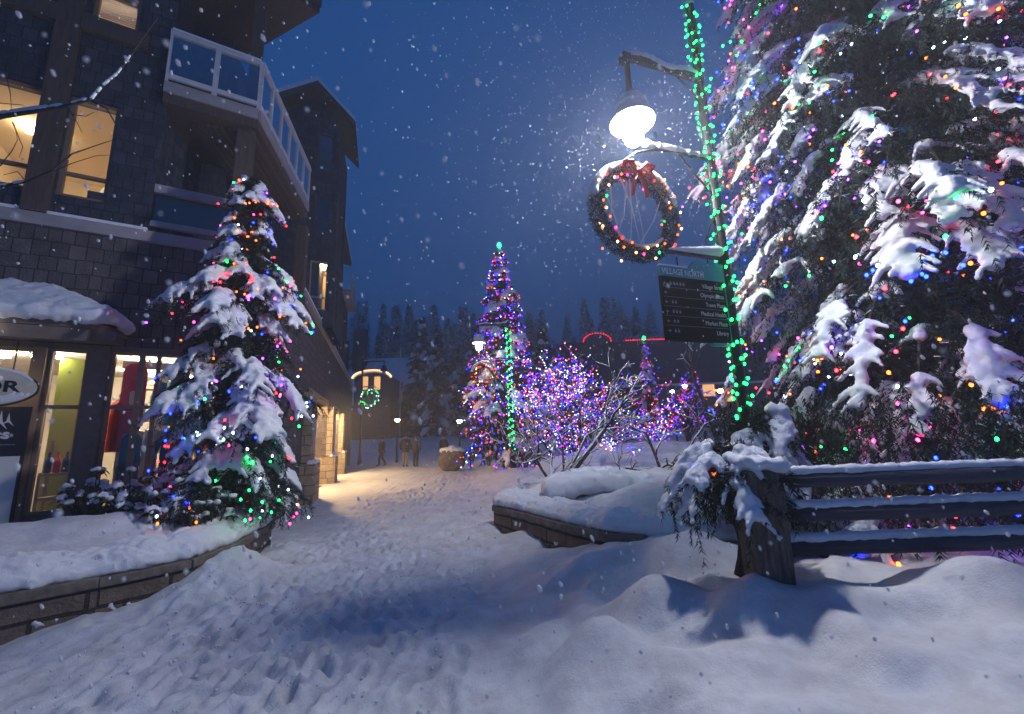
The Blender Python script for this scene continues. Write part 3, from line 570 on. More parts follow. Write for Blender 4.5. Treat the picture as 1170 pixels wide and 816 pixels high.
# the oblique tower at its near end (world coordinates)
K = np.array([-5.92, 13.45, 0]); D1 = np.array([d1[0], d1[1], 0]); D2 = np.array([d2[0], d2[1], 0]); N1 = np.array([-d1[1], d1[0], 0])
Lw = 1.75; zE = 12.9; zA = 13.75
def towerwall(name, p, dirv, L, z0, z1, holes, m):
    w = MB(); wall_holes(w, 0, L, z0, z1, holes); return w.build(name, m, tower, loc=tuple(p), rotz=math.atan2(dirv[1], dirv[0]))
fw_ = [(Lw-.75, Lw-.12, 5.85, 7.55), (Lw-.72, Lw-.12, 8.6, 10.0), (Lw-.72, Lw-.12, 10.9, 12.4)]
o = towerwall('wall', K-D1*Lw, D1, Lw, 5.3, zE, fw_, 'shingle')
for i, h_ in enumerate(fw_):
    window(o, *h_, gm='glass' if i == 0 else 'dglass', bars_z=(h_[2]+.45,), fm='tan' if i == 0 else 'wood', name='tower_window')
r = room(o, fw_[0][0]-.05, fw_[0][1]+.05, .26, 1.3, 5.7, 7.7); l = MB(); l.box((Lw-.65, .5, 7.60), (Lw-.2, .9, 7.64)); l.build('room_lamp', emit('amber_room', (1, .6, .22), 130), o)
sw_ = [(.5, 1.2, 8.3, 10.9), (1.9, 2.6, 8.3, 10.9), (.5, 1.2, 5.7, 7.6)]
o = towerwall('wall', K, D2, 2.9, 5.3, zE, sw_, 'shingle')
for h_ in sw_: window(o, *h_, gm='rglass', fm='wood', name='tower_window')
w = MB(); w.box((.2, .5, 5.3), (3.2, .55, 12)); w.build('inner_wall', 'dark', o)
o = towerwall('wall', K-D1*Lw+N1*.0, N1, 3.2, 5.3, zE, [], 'shingle')
mid = K-D1*Lw/2
w = MB(); w.prism([K-D1*Lw+[0, 0, zE], K+[0, 0, zE], mid+[0, 0, zA-.15]], N1*.25); w.build('gable', 'shingle', tower, world=True)
ov = D1*.42; fo = -N1*.45
for s_, e_ in ((1, K+ov), (-1, K-D1*Lw-ov)):
    w = MB(); z_e = zE-.25; a = e_+fo+[0, 0, z_e]; b = mid+fo+[0, 0, zA]; back = D2*2.5 if s_ > 0 else N1*2.5
    w.add([a, b, b+D2*2.5, a+back, a+[0, 0, .22], b+[0, 0, .24], b+D2*2.5+[0, 0, .24], a+back+[0, 0, .22]], [(0, 1, 2, 3), (7, 6, 5, 4), (0, 4, 5, 1), (0, 3, 7, 4), (3, 2, 6, 7)]); rf = w.build('roof', 'wood', tower, world=True)
    w = MB(); h_ = np.array([0, 0, .23]); w.prism([a+h_, b+h_+[0, 0, .02], b+D2*2.5+h_, a+back+h_], (0, 0, .16)); w.build('snow', 'snow', rf, world=True)
# ------------------------------------------------------------------ planters
def offs(poly, d):
    P = np.array(poly, float); out = []
    for i in range(len(P)):
        a = P[max(i-1, 0)]; b = P[i]; c = P[min(i+1, len(P)-1)]; t1 = (b-a) if i else (c-b); t2 = (c-b) if i < len(P)-1 else (b-a)
        t1 = t1/np.linalg.norm(t1); t2 = t2/np.linalg.norm(t2); n1 = np.array([-t1[1], t1[0]]); n2 = np.array([-t2[1], t2[0]]); n = n1+n2; n /= np.linalg.norm(n); out.append(b+n*d/max(.5, n@n1))
    return np.array(out)
def planter(label, line, side, z0, z1, lipz, lip_r):
    t = thing('stone_planter', label, 'planter', (line[0][0], line[0][1], 0)); A = np.array(line, float); B = offs(line, .28*side); Co = offs(line, -.03*side); Ci = offs(line, .32*side); rr = random.Random(3)
    for i in range(len(A)-1):
        ang = math.atan2(*(A[i+1]-A[i])[::-1]); L = np.linalg.norm(A[i+1]-A[i]); loc = (A[i][0], A[i][1], 0)
        def loc2(p): q = np.array(p)-A[i]; return (q[0]*math.cos(ang)+q[1]*math.sin(ang), -q[0]*math.sin(ang)+q[1]*math.cos(ang), 0)
        w = MB(); w.prism([np.array(loc2(p))+[0, 0, z0] for p in (A[i], A[i+1], B[i+1], B[i])], (0, 0, z1-.095-z0)); w.build('wall', 'stone', t, loc=loc, rotz=ang)
        w = MB(); n_ = max(1, round(L/.62)); o0, o1, i1, i0 = [np.array(loc2(p)) for p in (Co[i], Co[i+1], Ci[i+1], Ci[i])]
        for k in range(n_):
            a = k/n_+(.006 if k else 0); b = (k+1)/n_-(.006 if k < n_-1 else 0); j_ = np.array([0, -side*rr.uniform(0, .018), 0]); zz = z1+rr.uniform(-.008, .006)
            w.prism([o0+(o1-o0)*a+j_+[0, 0, z1-.093], o0+(o1-o0)*b+j_+[0, 0, z1-.093], i0+(i1-i0)*b+[0, 0, z1-.093], i0+(i1-i0)*a+[0, 0, z1-.093]], (0, 0, zz-z1+.093))
        c = w.build('cap_stone', 'cap', t, loc=loc, rotz=ang); md = c.modifiers.new('b', 'BEVEL'); md.width = .012; md.segments = 2
    sp = []; rr = np.random.default_rng(8)
    for i in range(len(A)-1):
        L = np.linalg.norm(A[i+1]-A[i])
        for k in range(int(L/.035)):
            f_ = k*.035/L; p = A[i]+(A[i+1]-A[i])*f_; q = B[i]+(B[i+1]-B[i])*f_; n_ = (q-p)/.28
            u_ = float(vnoise(np.array([p[0]*2.6]), np.array([p[1]*2.6]), 77)[0])
            for d_, zz in ((.06, 0), (.12, .05), (.20, .085), (.32, .10)):
                r_ = lip_r*(.8+.5*u_)*(1 if d_ < .1 else 1.1); c = p+n_*(d_+.02*rr.random()-.02+.04*(1-u_)); sp.append((c[0], c[1], lipz+zz+.05*(u_-.5), r_))
    for i in range(len(A)-1):
        L = np.linalg.norm(A[i+1]-A[i]); tn = (A[i+1]-A[i])/L; nn = np.array([-tn[1], tn[0]])*side
        for k in range(int(L*3)):
            f_ = rr.random(); c0 = A[i]+(A[i+1]-A[i])*f_; zc = rr.uniform(.02, z1-.12)
            for m_ in range(rr.integers(3, 9)): q = c0+tn*rr.normal(0, .07); sp.append((q[0]+nn[0]*.012, q[1]+nn[1]*.012, zc+rr.normal(0, .022), rr.uniform(.018, .034)))
    blobs('snow', sp, .02, t, jit=.03); return t
planter('low stone planter wall under deep snow in front of the ski shop', PL[:7], 1, -.1, .41, .475, .085)
planter('low dark stone planter wall in the snow bank beside the wooden fence', [(.2, 10.0)]+PR[:6], 1, -.1, .44, .50, .075)
t = thing('stone_ledge', 'short dark stone ledge under a pillow of snow behind the right-hand planter wall', 'ledge', (1.2, 6.6, .4))
w = MB(); w.box((.62, 6.62, .3), (1.9, 6.98, .70)); o = w.build('wall', 'stone', t, world=True)
blobs('snow', [(.55+1.45*a, 6.6+.5*b, .76+.10*math.sin(3.1*a), .15+.05*random.random()) for a in np.linspace(0, 1, 26) for b in (0.08, .5, 1)], .035, t, jit=.03)
# ------------------------------------------------------------------ conifers
def unit(a): return a/(np.linalg.norm(a, axis=-1, keepdims=True)+1e-9)
def needles(stems, per, nl, nw, rng, frost):
    """stems (N,K,3): thin tapering blades set round every twig"""
    Nn, K, _ = stems.shape; t = rng.random((Nn, per))*(K-1.001); i = t.astype(int); f = (t-i)[..., None]; ar = np.arange(Nn)[:, None]
    a = stems[ar, i]; b = stems[ar, i+1]; p = a+(b-a)*f; d = unit(b-a); rv = unit(rng.normal(size=p.shape)); perp = unit(rv-d*(rv*d).sum(-1, keepdims=True))
    dirn = unit(d*.75+perp*.8+np.array([0, 0, -.18])); ln = nl*rng.uniform(.6, 1.15, p.shape[:2])[..., None]; s = unit(np.cross(dirn, unit(rng.normal(size=p.shape))))*nw
    V = np.stack([p-s, p+s, p+dirn*ln], 2).reshape(-1, 3); Fc = np.arange(len(V)).reshape(-1, 3)
    up = (perp[..., 2] > .25) & (rng.random(p.shape[:2]) < frost[:, None]); return V, Fc, up.reshape(-1).astype(np.int32)
def spruce(name, label, cat, base, H, prof, nlimb, seed, per=22, nl=.05, nw=.0035, twigs=9, hang=0, snow=1., vox=.03, z0=.25, droop=.55, cull=None, finger=.05, trunk_r=.12, group=None, frost=.35, nm='needle', twl=.42, top=.97, ball_sub=1, lift=.28, keep_az=None, snow_p=.9, q0=.42, snow_top=99, patch=False, tpow=.8, core=0, skirt=0):
    rng = np.random.default_rng(seed); base = np.array(base, float); t = thing(name, label, cat, tuple(base), 0, group)
    tr = MB(); tr.tube([base+[0.03*math.sin(k), .03*math.cos(k*1.3), H*k/8] for k in range(9)], [trunk_r*(1-k/8.6) for k in range(9)], 10, cap=False)
    stems = []; fro = []; sph = []; tips = []; ga = 2.39996
    for k in range(nlimb):
        f = (k+.5)/nlimb; z = z0+(H*top-z0)*(1-(1-f)**1.15); az = k*ga+rng.normal(0, .25); dv = np.array([math.cos(az), math.sin(az), 0.])
        if keep_az is not None and not keep_az(az, z): continue
        L = prof(z/H)*rng.uniform(.72, 1.14)
        if cull is not None: L *= cull(dv, z)
        if L < .06: continue
        s = np.linspace(0, 1, 8); aa = lift+.35*max(0, z/H-.7)+rng.normal(0, .06); bb = droop*rng.uniform(.7, 1.25); bb = aa+(bb-aa)*min(1, max(.1, (z-.1)/(.6*L)))
        sw = rng.normal(0, .12); sd = np.array([-dv[1], dv[0], 0])
        P = base+dv*(L*(s-.10*s**3))[:, None]+sd*(sw*L*s**2)[:, None]+np.array([0, 0, 1.])*(z+L*(aa*s-bb*s**2))[:, None]
        tr.tube(P, np.linspace(max(.006, trunk_r*.16*min(1, L)), .003, 8), 5, cap=False)
        fr = frost*rng.uniform(.5, 1.5); hs = snow*rng.uniform(.55, 1.25) if rng.random() < snow_p and z < snow_top else 0
        at = lambda q: np.array([np.interp(q, s, P[:, c]) for c in range(3)])
        
        for j in range(2): stems.append(np.array([at(.1+.9*x_) for x_ in (0, .34, .67, 1)])); fro.append(fr*.4)
        rc = finger*(1.0+.4*min(L, 1.2)); bands = [(q0, 1.05)]
        if patch:
            bands = [(1-rng.uniform(.35, .85)/L, 1.03)] if rng.random() < .94 else []
            for a_ in (.62, .38):
                if rng.random() < .55: bands.append((a_, a_+rng.uniform(.2, .5)/L))
        inb = lambda q: any(a_ <= q <= b_ for a_, b_ in bands)
        if hs > .3:
            for q in np.arange(.3, 1.03, .9*rc/max(L, .2)):
                if not inb(q): continue
                c = at(min(q, 1)); sph.append((*(c+[rng.normal(0, .3*rc), rng.normal(0, .3*rc), rc*.55]), rc*(.75+.45*math.sin(3.1*min(1, (q-.3)/.75)))*min(1.15, .6+.5*hs)))
        for j in range(twigs):
            q = .10+.90*((j+rng.random())/twigs)**tpow; o = at(q); l = twl*L*(1-.55*q)*rng.uniform(.7, 1.2)+.03
            for sg in (-1, 1):
                a_ = R_(rng.normal(50, 12)); td = dv*math.cos(a_)+sd*sg*math.sin(a_); u = np.linspace(0, 1, 4)[:, None]
                W = o+td*l*u+np.array([0, 0, 1.])*(-.10*l*u-(.45+.35*q)*l*u**2-.0*u); stems.append(W); fro.append(min(.7, fr*1.8) if hs > .3 and inb(q) else fr*.15); tips.append(W[-1])
                if hs > .3 and inb(q+.04) and rng.random() < .8*hs:
                    ext = min(.92, rng.uniform(.5, .95)); nb = max(2, int(math.ceil(l*ext/(finger*.85))))
                    for m_ in range(nb+1):
                        x_ = .04+ext*m_/nb; c = np.array([np.interp(x_, u[:, 0], W[:, c_]) for c_ in range(3)]); sph.append((*(c+[0, 0, finger*(.42-.28*x_)]), finger*(1.0-.45*x_)*(.62+.4*hs)*rng.uniform(.85, 1.15)))
        for j in range(hang):
            q = rng.uniform(.2, 1); o = at(q)+sd*rng.normal(0, .16*L*(1-.5*q)); l = rng.uniform(.12, .42); u = np.linspace(0, 1, 4)[:, None]
            W = o+np.array([rng.normal(0, .10), rng.normal(0, .10), -1.])*l*u-[0, 0, .03]; stems.append(W); fro.append(min(.75, fr*2.) if hs > .3 and inb(q) else fr*.12)
        tips.append(P[-1]-[0, 0, .04]); tips.append(at(.7)-[0, 0, .05])
    for j in range(core):
        z = H*rng.uniform(.01, .62); a_ = rng.random()*6.28; r_ = prof(z/H)*rng.uniform(.25, .62); p_ = base+np.array([r_*math.cos(a_), r_*math.sin(a_), z]); l = rng.uniform(.2, .5)
        stems.append(p_+np.array([rng.normal(0, .35), rng.normal(0, .35), -1])*l*np.linspace(0, 1, 4)[:, None]); fro.append(.0)
    for j in range(skirt):
        z = rng.uniform(.45, 1.5); a_ = rng.random()*6.28; r_ = prof(z/H)*rng.uniform(.62, .97); r_ *= min(1, 1.85/max(.3, -r_*math.sin(a_))); p_ = base+np.array([r_*math.cos(a_), r_*math.sin(a_), z]); l = min(z-.02, rng.uniform(.25, .6))
        stems.append(p_+np.array([rng.normal(0, .25), rng.normal(0, .25), -1])*l*np.linspace(0, 1, 4)[:, None]); fro.append(.05)
    for j in range(8):
        a_ = rng.random()*6.28; W = base+np.array([0, 0, H*.93])+np.array([math.cos(a_)*.16, math.sin(a_)*.16, .25*H*.06+.1*rng.random()])*np.linspace(0, 1, 4)[:, None]; stems.append(W); fro.append(frost)
    tr.build('trunk', 'bark', t, world=True)  # main stem and all limb tubes in one mesh
    V, Fc, mi = needles(np.array(stems), per, nl, nw, rng, np.array(fro)); raw('crown', V, Fc, [nm, 'frost'], t, mi)
    if snow and sph: blobs('snow', sph, vox, t, sub=ball_sub, jit=finger*.55, smooth=3)
    return t, np.array(tips), np.array(sph) if sph else np.zeros((0, 4))
UNIT = {}
def bulbs(parent, pts, cols, r, strength, n_ind=100):
    pts = np.asarray(pts); cols = np.asarray(cols)
    od = np.argsort(np.linalg.norm(pts-_c, axis=1))
    pts = pts[od]; cols = cols[od]
    for p, c in zip(pts[:n_ind], cols[:n_ind]):
        key = (c, r, strength)
        if key not in UNIT:
            w = MB(); w.ell((0, 0, 0), (r, r, r*1.25), 0, 2 if r > .015 and strength > 9 else 1); o = w.build('bulb', lightmat(c, strength)); UNIT[key] = o.data; D.objects.remove(o)
        o = D.objects.new('bulb', UNIT[key]); COL.objects.link(o); o.location = p; o.parent = parent; o.matrix_parent_inverse = wm(parent).inverted()
    if len(pts) > n_ind:
        ks = sorted(set(cols[n_ind:])); w = MB(); v, f = ICO[1]
        P = pts[n_ind:]; V = (v[None]*r+P[:, None]).reshape(-1, 3); Fc = (f[None]+np.arange(len(P))[:, None, None]*len(v)).reshape(-1, 3)
        o = raw('bulbs_beyond', V, Fc, [lightmat(k, strength) for k in ks], parent, np.repeat([ks.index(c) for c in cols[n_ind:]], len(f))); o['kind'] = 'stuff'
def pick(rng, n, d): k = list(d); p = np.array([d[q] for q in k], float); return rng.choice(k, n, p=p/p.sum())
MIX = dict(blue=5, red=4, green=3, amber=6, white=3, pink=2.5, violet=1.5)
def tree_lights(label, base, tips, sph, n, mix, r, st, seed, out=.02, front=None, group=None, clump=0):
    rng = np.random.default_rng(seed); t = thing('string_lights', label, 'string lights', base, 0, group)
    c = np.array(base); d = tips-c; rad = np.hypot(d[:, 0], d[:, 1]); w_ = rad+.05
    if front is not None: w_ = w_*front(tips)
    idx = rng.choice(len(tips), min(n, (w_ > 0).sum()), replace=False, p=w_/w_.sum()); p = tips[idx]+rng.normal(0, .02, (len(idx), 3)); dd = p-c; dd[:, 2] = 0; p += unit(dd)*out
    cols = pick(rng, len(p), mix)
    if clump:   # neighbouring bulbs repeat a colour now and then
        for i in range(len(p)//clump): j = rng.integers(len(p)); near = np.argsort(np.linalg.norm(p-p[j], axis=1))[:3]; cols[near] = cols[j]
    bulbs(t, p, cols, r, st); return t
# left tree in the planter
nB = np.array([d1[1], -d1[0], 0])
def cull_l(dv, z):
    k = dv @ nB; return 1. if k > -.1 else max(.35, 1+.9*k)
pl = lambda t: 1.02*min(1, (1.02-t)*2.1)**.75*(.92+.16*math.sin(t*23))
T, tp, sp = spruce('spruce_tree', 'snow-laden spruce with coloured lights growing in the stone planter by the shop corner', 'tree', (-4.12, 6.2, .62), 5.35, pl, 210, 11, per=40, nl=.065, nw=.0055, twigs=11, hang=6, snow=1., snow_p=.64, q0=.48, vox=.021, droop=.66, cull=cull_l, finger=.050, trunk_r=.09, frost=.22, z0=.12)
tree_lights('multicoloured string lights over the spruce at the shop corner', (-4.12, 6.2, .62), tp, sp, 330, MIX, .015, 22, 12, .045, clump=5)
# the great tree on the right
pb = lambda t: (2.6 if t > .10 else 2.95)*min(1, (1.03-t)*1.7)**.8*(.94+.10*math.sin(t*31))
BT = (5.5, 5.45, .5)
az_cam = math.atan2(-BT[1], -BT[0])
def cull_b(dv, z):
    k = dv @ np.array([math.cos(az_cam), math.sin(az_cam), 0]); f_ = 1. if k > -.35 else .55
    if z < 2.6 and dv[1] < -.2: f_ = min(f_, max(.2, ((BT[1]-3.45)/-dv[1]+max(0, z-1.5)*.5)/2.9))
    return f_
T, tp, sp = spruce('spruce_tree', 'huge snow-laden spruce hung with coloured lights behind the dark wooden rails', 'tree', BT, 14.5, pb, 600, 21, per=24, nl=.075, nw=.0068, twigs=13, hang=22, tpow=.6, core=8000, skirt=3600, snow=1., snow_p=.96, patch=True, vox=.023, droop=.78, snow_top=9.3, cull=cull_b, finger=.040, trunk_r=.2, frost=.30, z0=.15, twl=.22, keep_az=lambda az, z: math.cos(az-az_cam) > (-.75 if z < 9.5 else .1))
front = lambda P: (((P-np.array(BT))[:, :2] @ np.array([math.cos(az_cam), math.sin(az_cam)])) > -.6)*(P[:, 2] < 9.2)
tree_lights('multicoloured string lights over the huge spruce behind the rails', BT, tp, sp, 1250, dict(blue=8, red=4, green=3, amber=5, white=3, pink=3, violet=3), .0155, 38, 22, .05, front, clump=4)
# juniper on the fence post and the snowy one at the foot of the lamp
T, tp, sp = spruce('juniper_shrub', 'low juniper sagging under thick snow against the fence post', 'shrub', (1.66, 3.40, .5), .98, lambda t: .60*(1.08-t)**.2, 40, 31, per=40, nl=.055, nw=.0045, twigs=8, hang=5, snow=1.05, snow_p=.62, q0=.4, vox=.014, droop=.62, finger=.036, tpow=.7, trunk_r=.04, z0=.74, frost=.3, lift=.12)
tree_lights('five coloured bulbs buried in the snowy juniper by the fence post', (1.66, 3.38, .5), tp, sp, 9, dict(blue=3, red=3, amber=3, green=1), .015, 16, 33, .05, lambda P: (P[:, 1] < 3.5)*(P[:, 2] > 1.25)*1.)
T, tp, sp = spruce('juniper_shrub', 'rounded juniper under thick snow at the foot of the green-lit lamp post', 'shrub', (2.60, 4.52, .55), 1.22, lambda t: .58*(1.05-t)**.35, 56, 35, per=34, nl=.055, nw=.0045, twigs=7, hang=4, snow=1.1, snow_p=.7, vox=.02, droop=.7, finger=.050, tpow=.7, trunk_r=.04, z0=.2, frost=.3)
# distant lit spruce
T, tp, sp = spruce('spruce_tree', 'tall slender spruce thick with purple and pink lights beside the far lamp post', 'tree', (-.42, 17.6, .2), 9.75, lambda t: 1.65*min(1, (1.01-t)*1.45)**.85, 150, 41, per=26, nl=.16, nw=.016, twigs=5, hang=4, snow=.75, snow_p=.45, vox=.07, droop=.5, finger=.10, trunk_r=.14, frost=.25, z0=.5)
tree_lights('dense purple, pink and white string lights over the slender spruce by the far lamp', (-.42, 17.6, .2), tp, sp, 1150, dict(violet=5, blue=8, pink=3, amber=4, white=4, red=1.5), .024, 9, 42, .05, lambda P: (P[:, 1] < 18.2)*1.)
w = MB(); w.ell((-.40, 17.55, 9.95), (.09, .09, .13), 0, 2); tag(w.build('tree_topper', lightmat('teal', 14)), 'bright green light on the tip of the slender lit spruce', 'tree topper')
# ------------------------------------------------------------------ bare trees and bushes
def bare(name, label, cat, stems0, seed, levels=4, n_child=(3, 4), ratio=.68, spread=38, snow=.8, r0=.03, group=None, up=.25, matn='bark2', wig=.18, snow_min=.0035):
    rng = np.random.default_rng(seed); t = thing(name, label, cat, tuple(stems0[0][0]), 0, group); tr = MB(); sn = MB(); pts = []
    def grow(p, d, L, r, lev):
        k = 5; P = [np.array(p, float)]; d = np.array(d, float)
        for i in range(k-1):
            d = unit(d+rng.normal(0, wig, 3)+[0, 0, up*.12]); P.append(P[-1]+d*L/(k-1))
        P = np.array(P); rr = np.linspace(r, r*.62, k); tr.tube(P, rr, 7 if lev < 2 else 5, cap=lev > 1)
        if lev >= 2: pts.extend(P[1:])
        if snow and abs(d[2]) < .88 and rng.random() < snow: sn.tube(P+np.array([0, 0, 1])*(rr*.9+.004)[:, None], rr*rng.uniform(.55, .95, k)+snow_min*rng.uniform(.2, 1.2, k), 5 if lev > 1 else 7, flat=.9)
        if lev >= levels: return
        for c in range(rng.integers(n_child[0], n_child[1]+1)):
            i = rng.integers(1, k); ax = unit(np.cross(d, rng.normal(size=3))); an = R_(rng.normal(spread, 12)); dd = d*math.cos(an)+ax*math.sin(an); grow(P[i], dd, L*ratio*rng.uniform(.75, 1.15), rr[i]*.66, lev+1)
    for p, d, L, r in stems0: grow(p, unit(np.array(d, float)), L, r, 0)
    tr.build('trunk', matn, t, smooth=True, world=True)  # stems and every branch level share this mesh
    if snow: sn.build('snow', 'snow', t, smooth=True, world=True)
    return t, np.array(pts)
b0 = np.array((1.85, 13.0, .35))
rb = random.Random(4)
T, pp = bare('bare_tree', 'bushy leafless tree wrapped in purple and pink lights right of the slender spruce', 'tree', [(b0, (.85*math.cos(2.4*k)*(.3+.7*rb.random()), .6*math.sin(2.4*k), 1), rb.uniform(1.7, 2.2), .036) for k in range(11)], 51, 4, (3, 4), .68, 38, .4, matn='bark2', snow_min=.003)
rng = np.random.default_rng(52); sel = rng.choice(len(pp), min(2800, len(pp)), replace=False); t = thing('string_lights', 'dense purple and pink string lights over the bushy leafless tree', 'string lights', tuple(b0))
bulbs(t, pp[sel]+rng.normal(0, .03, (len(sel), 3)), pick(rng, len(sel), dict(violet=5, blue=7, pink=2.5, amber=3, white=7, red=.7, warm=2)), .0145, 9)
bare('bare_shrub', 'leafless shrub with thick snow along its arching branches beside the planter wall', 'shrub', [((.75, 8.3, .5), (-.5, -.1, .9), 1.1, .034), ((.8, 8.3, .5), (.8, -.3, .7), 1.5, .055), ((.8, 8.2, .5), (.35, -.1, .9), 1.2, .03), ((.7, 8.4, .5), (-.15, .2, 1), 1.0, .028)], 61, 3, (3, 4), .66, 36, 1., matn='bark2', snow_min=.005)
bare('bare_shrub', 'leafless shrub with snow-covered twigs between the arching shrub and the sagging juniper', 'shrub', [((2.7, 8.2, .6), (-.7, -.2, .6), 1.2, .04), ((2.7, 8.2, .6), (.3, -.2, .8), 1.1, .04), ((2.8, 8.3, .6), (-.2, .1, .9), 1.0, .035)], 62, 3, (3, 4), .66, 40, 1., matn='bark2', snow_min=.005)
bare('bare_shrub', 'tangled leafless shrub at the foot of the lamp and spruce down the path', 'shrub', [((.3, 15.4, .3), (rb.uniform(-.6, .6), 0, 1), 1.0, .03) for k in range(6)], 63, 3, (3, 4), .7, 36, .8, snow_min=.012)
bare('bare_tree', 'thin leaning sapling with snow along its stem behind the signboard', 'tree', [((5.15, 10.6, .6), (-.16, .0, 1), 3.0, .05)], 64, 3, (2, 3), .5, 32, 1., up=.1, snow_min=.012, wig=.10)
# near branch reaching in from a tree just left of the frame
D3 = 3.0; NB = []
t = thing('bare_tree', 'leafless tree whose snowy branch reaches across the lit upstairs windows', 'tree', (-4.75, 2.75, .6)); tr = MB(); sn = MB()
tr.tube([(-4.75, 2.75, .4), (-4.72, 2.75, 2), (-4.78, 2.78, 4), (-4.7, 2.8, 6)], [.12, .10, .07, .03], 10)
def limb(px, r0, r1, snow_to=None, D=D3, start=None):
    P = [at_y(x, y, D+.02*i) for i, (x, y) in enumerate(px)]
    if start is not None: P = [np.array(start, float)]+P
    tr.tube(P, np.linspace(r0, r1, len(P)), 7)
    if snow_to: Q = np.array(P[:snow_to]); rr = np.linspace(r0, r1, len(P))[:snow_to]; NB.extend((*(np.array([np.interp(f, np.linspace(0, 1, len(Q)), Q[:, c]) for c in range(3)])+[0, 0, .8*np.interp(f, np.linspace(0, 1, len(Q)), rr)]), (1.05*np.interp(f, np.linspace(0, 1, len(Q)), rr)+.003)*random.uniform(.6, 1.25)) for f in np.linspace(0, 1, 260) if vnoise(np.array([f*14.]), np.array([.5]), 88)[0] > .36)
limb([(-60, 150), (0, 133), (40, 127), (78, 121), (104, 113)], .030, .011, 6, start=(-4.74, 2.75, 3.4))
limb([(104, 113), (118, 97), (134, 84), (150, 62), (166, 40), (180, 20)], .009, .0025, 4)
limb([(104, 115), (122, 124), (131, 140), (138, 160), (160, 180), (190, 192)], .006, .0018)
limb([(-40, 240), (0, 213), (30, 208), (60, 195), (82, 176), (105, 168), (135, 158)], .015, .002, 4, start=(-4.74, 2.75, 2.6))
for q in ([(78, 123), (88, 140), (94, 152)], [(0, 118), (25, 120), (40, 128)], [(8, 90), (12, 108), (13, 126)], [(0, 190), (14, 172), (20, 160), (16, 140)], [(60, 196), (84, 186), (110, 178), (130, 177)], [(14, 139), (26, 168), (22, 180)], [(82, 131), (98, 133), (108, 128)], [(150, 62), (160, 55), (172, 52)], [(30, 208), (20, 196), (4, 200)]): limb(q, .004, .0015)
tr.build('trunk', 'bark2', t, world=True); blobs('snow', NB, .007, t, smooth=2)  # upright stem plus the branches reaching in, one mesh
# leafy shrubs in front of the shop
def leafy(label, c, n, seed, rad, group='leafy shrubs in front of the shop windows'):
    rng = np.random.default_rng(seed); t = thing('leafy_shrub', label, 'shrub', c, 0, group); tr = MB(); V = []; Fc = []; sph = []; nv = 0; c = np.array(c)
    for k in range(n):
        a = rng.random()*6.28; q = math.sqrt(rng.random())*rad; h = (.18+.48*rng.random())*(1-.45*(q/rad)**2); tip = c+[q*math.cos(a), q*math.sin(a), h]
        tr.tube([c+[.3*q*math.cos(a), .3*q*math.sin(a), -.1], c+[.8*q*math.cos(a), .8*q*math.sin(a), h*.55], tip], [.012, .008, .004], 5)
        for j in range(9):
            b = j*.7+rng.random(); l = rng.uniform(.07, .13); d = np.array([math.cos(b), math.sin(b), 0]); s_ = np.array([-d[1], d[0], 0])*.019; dz = rng.uniform(-.9, -.3)
            p0 = tip; p1 = tip+d*l*.5+[0, 0, dz*l*.25]; p2 = tip+d*l+[0, 0, dz*l]
            V += [p0-s_*.3, p0+s_*.3, p1+s_, p1-s_, p2+s_*.35, p2-s_*.35]; Fc += [(nv, nv+1, nv+2, nv+3), (nv+3, nv+2, nv+4, nv+5)]; nv += 6
        if rng.random() < .85:
            for j in range(5): b = rng.random()*6.28; q_ = rng.random()*.06; sph.append((*(tip+[q_*math.cos(b), q_*math.sin(b), .012-.2*q_]), rng.uniform(.022, .04)))
    tr.build('stem', 'bark', t, world=True); raw('foliage', V, Fc, 'leaf', t); blobs('snow', sph, .014, t, smooth=3)
leafy('dark leafy shrub clotted with snow below the blue snowboard', (-5.0, 5.75, .72), 60, 71, .5)
leafy('dark leafy shrub clotted with snow at the foot of the lit spruce', (-4.45, 5.7, .70), 70, 72, .5)
leafy('small leafy shrub clotted with snow below the taupe pillar', (-5.55, 5.7, .74), 26, 73, .32)
leafy('low leafy shrub under snow at the tip of the planter', (-3.95, 5.6, .52), 30, 74, .34)
# ------------------------------------------------------------------ fence
FP = np.array([1.75, 3.1]); fr = thing('rail_fence', 'dark three-rail wooden fence with snow on its rails in front of the huge spruce', 'fence', (1.75, 3.1, .3))
w = MB(); v = [(1.585, 2.99), (1.835, 2.99), (1.835, 3.24), (1.585, 3.24)]; b_ = [(1.595, 3.0), (1.815, 3.0), (1.815, 3.23), (1.595, 3.23)]
w.add([(*p, .1) for p in b_]+[(*p, 1.30) for p in v], [(0, 3, 2, 1), (4, 5, 6, 7), (0, 1, 5, 4), (1, 2, 6, 5), (2, 3, 7, 6), (3, 0, 4, 7)])
o = w.build('post', 'woodp', fr, world=True); md = o.modifiers.new('b', 'BEVEL'); md.width = .018; md.segments = 2
w = MB(); w.box((5.6, 3.0, .1), (5.92, 3.28, 1.3)); w.build('post', 'woodp', fr, world=True)
for z in (1.215, .985, .765):
    dz = 0; w = MB(); w.tube([(1.80, 3.12, z+dz), (3.2, 3.10, z+dz-.004), (4.4, 3.14, z+dz+.006), (5.6, 3.12, z+dz)], [.052, .055, .053, .052], 12); rl_ = w.build('rail', 'rail', fr, smooth=True, world=True)
    sp = [(x, 3.11+.015*random.random(), z+dz+.055+.008*random.random(), .034+.012*random.random()) for x in np.arange(1.85, 5.6, .028)]; blobs('snow', sp, .016, rl_)
sp = [(1.59+.24*a, 3.0+.22*b, 1.305+.04*(1-a)+.03*random.random(), random.uniform(.035, .07)) for a in np.linspace(0, 1, 7) for b in np.linspace(0, 1, 6)]; blobs('snow', sp, .018, fr)
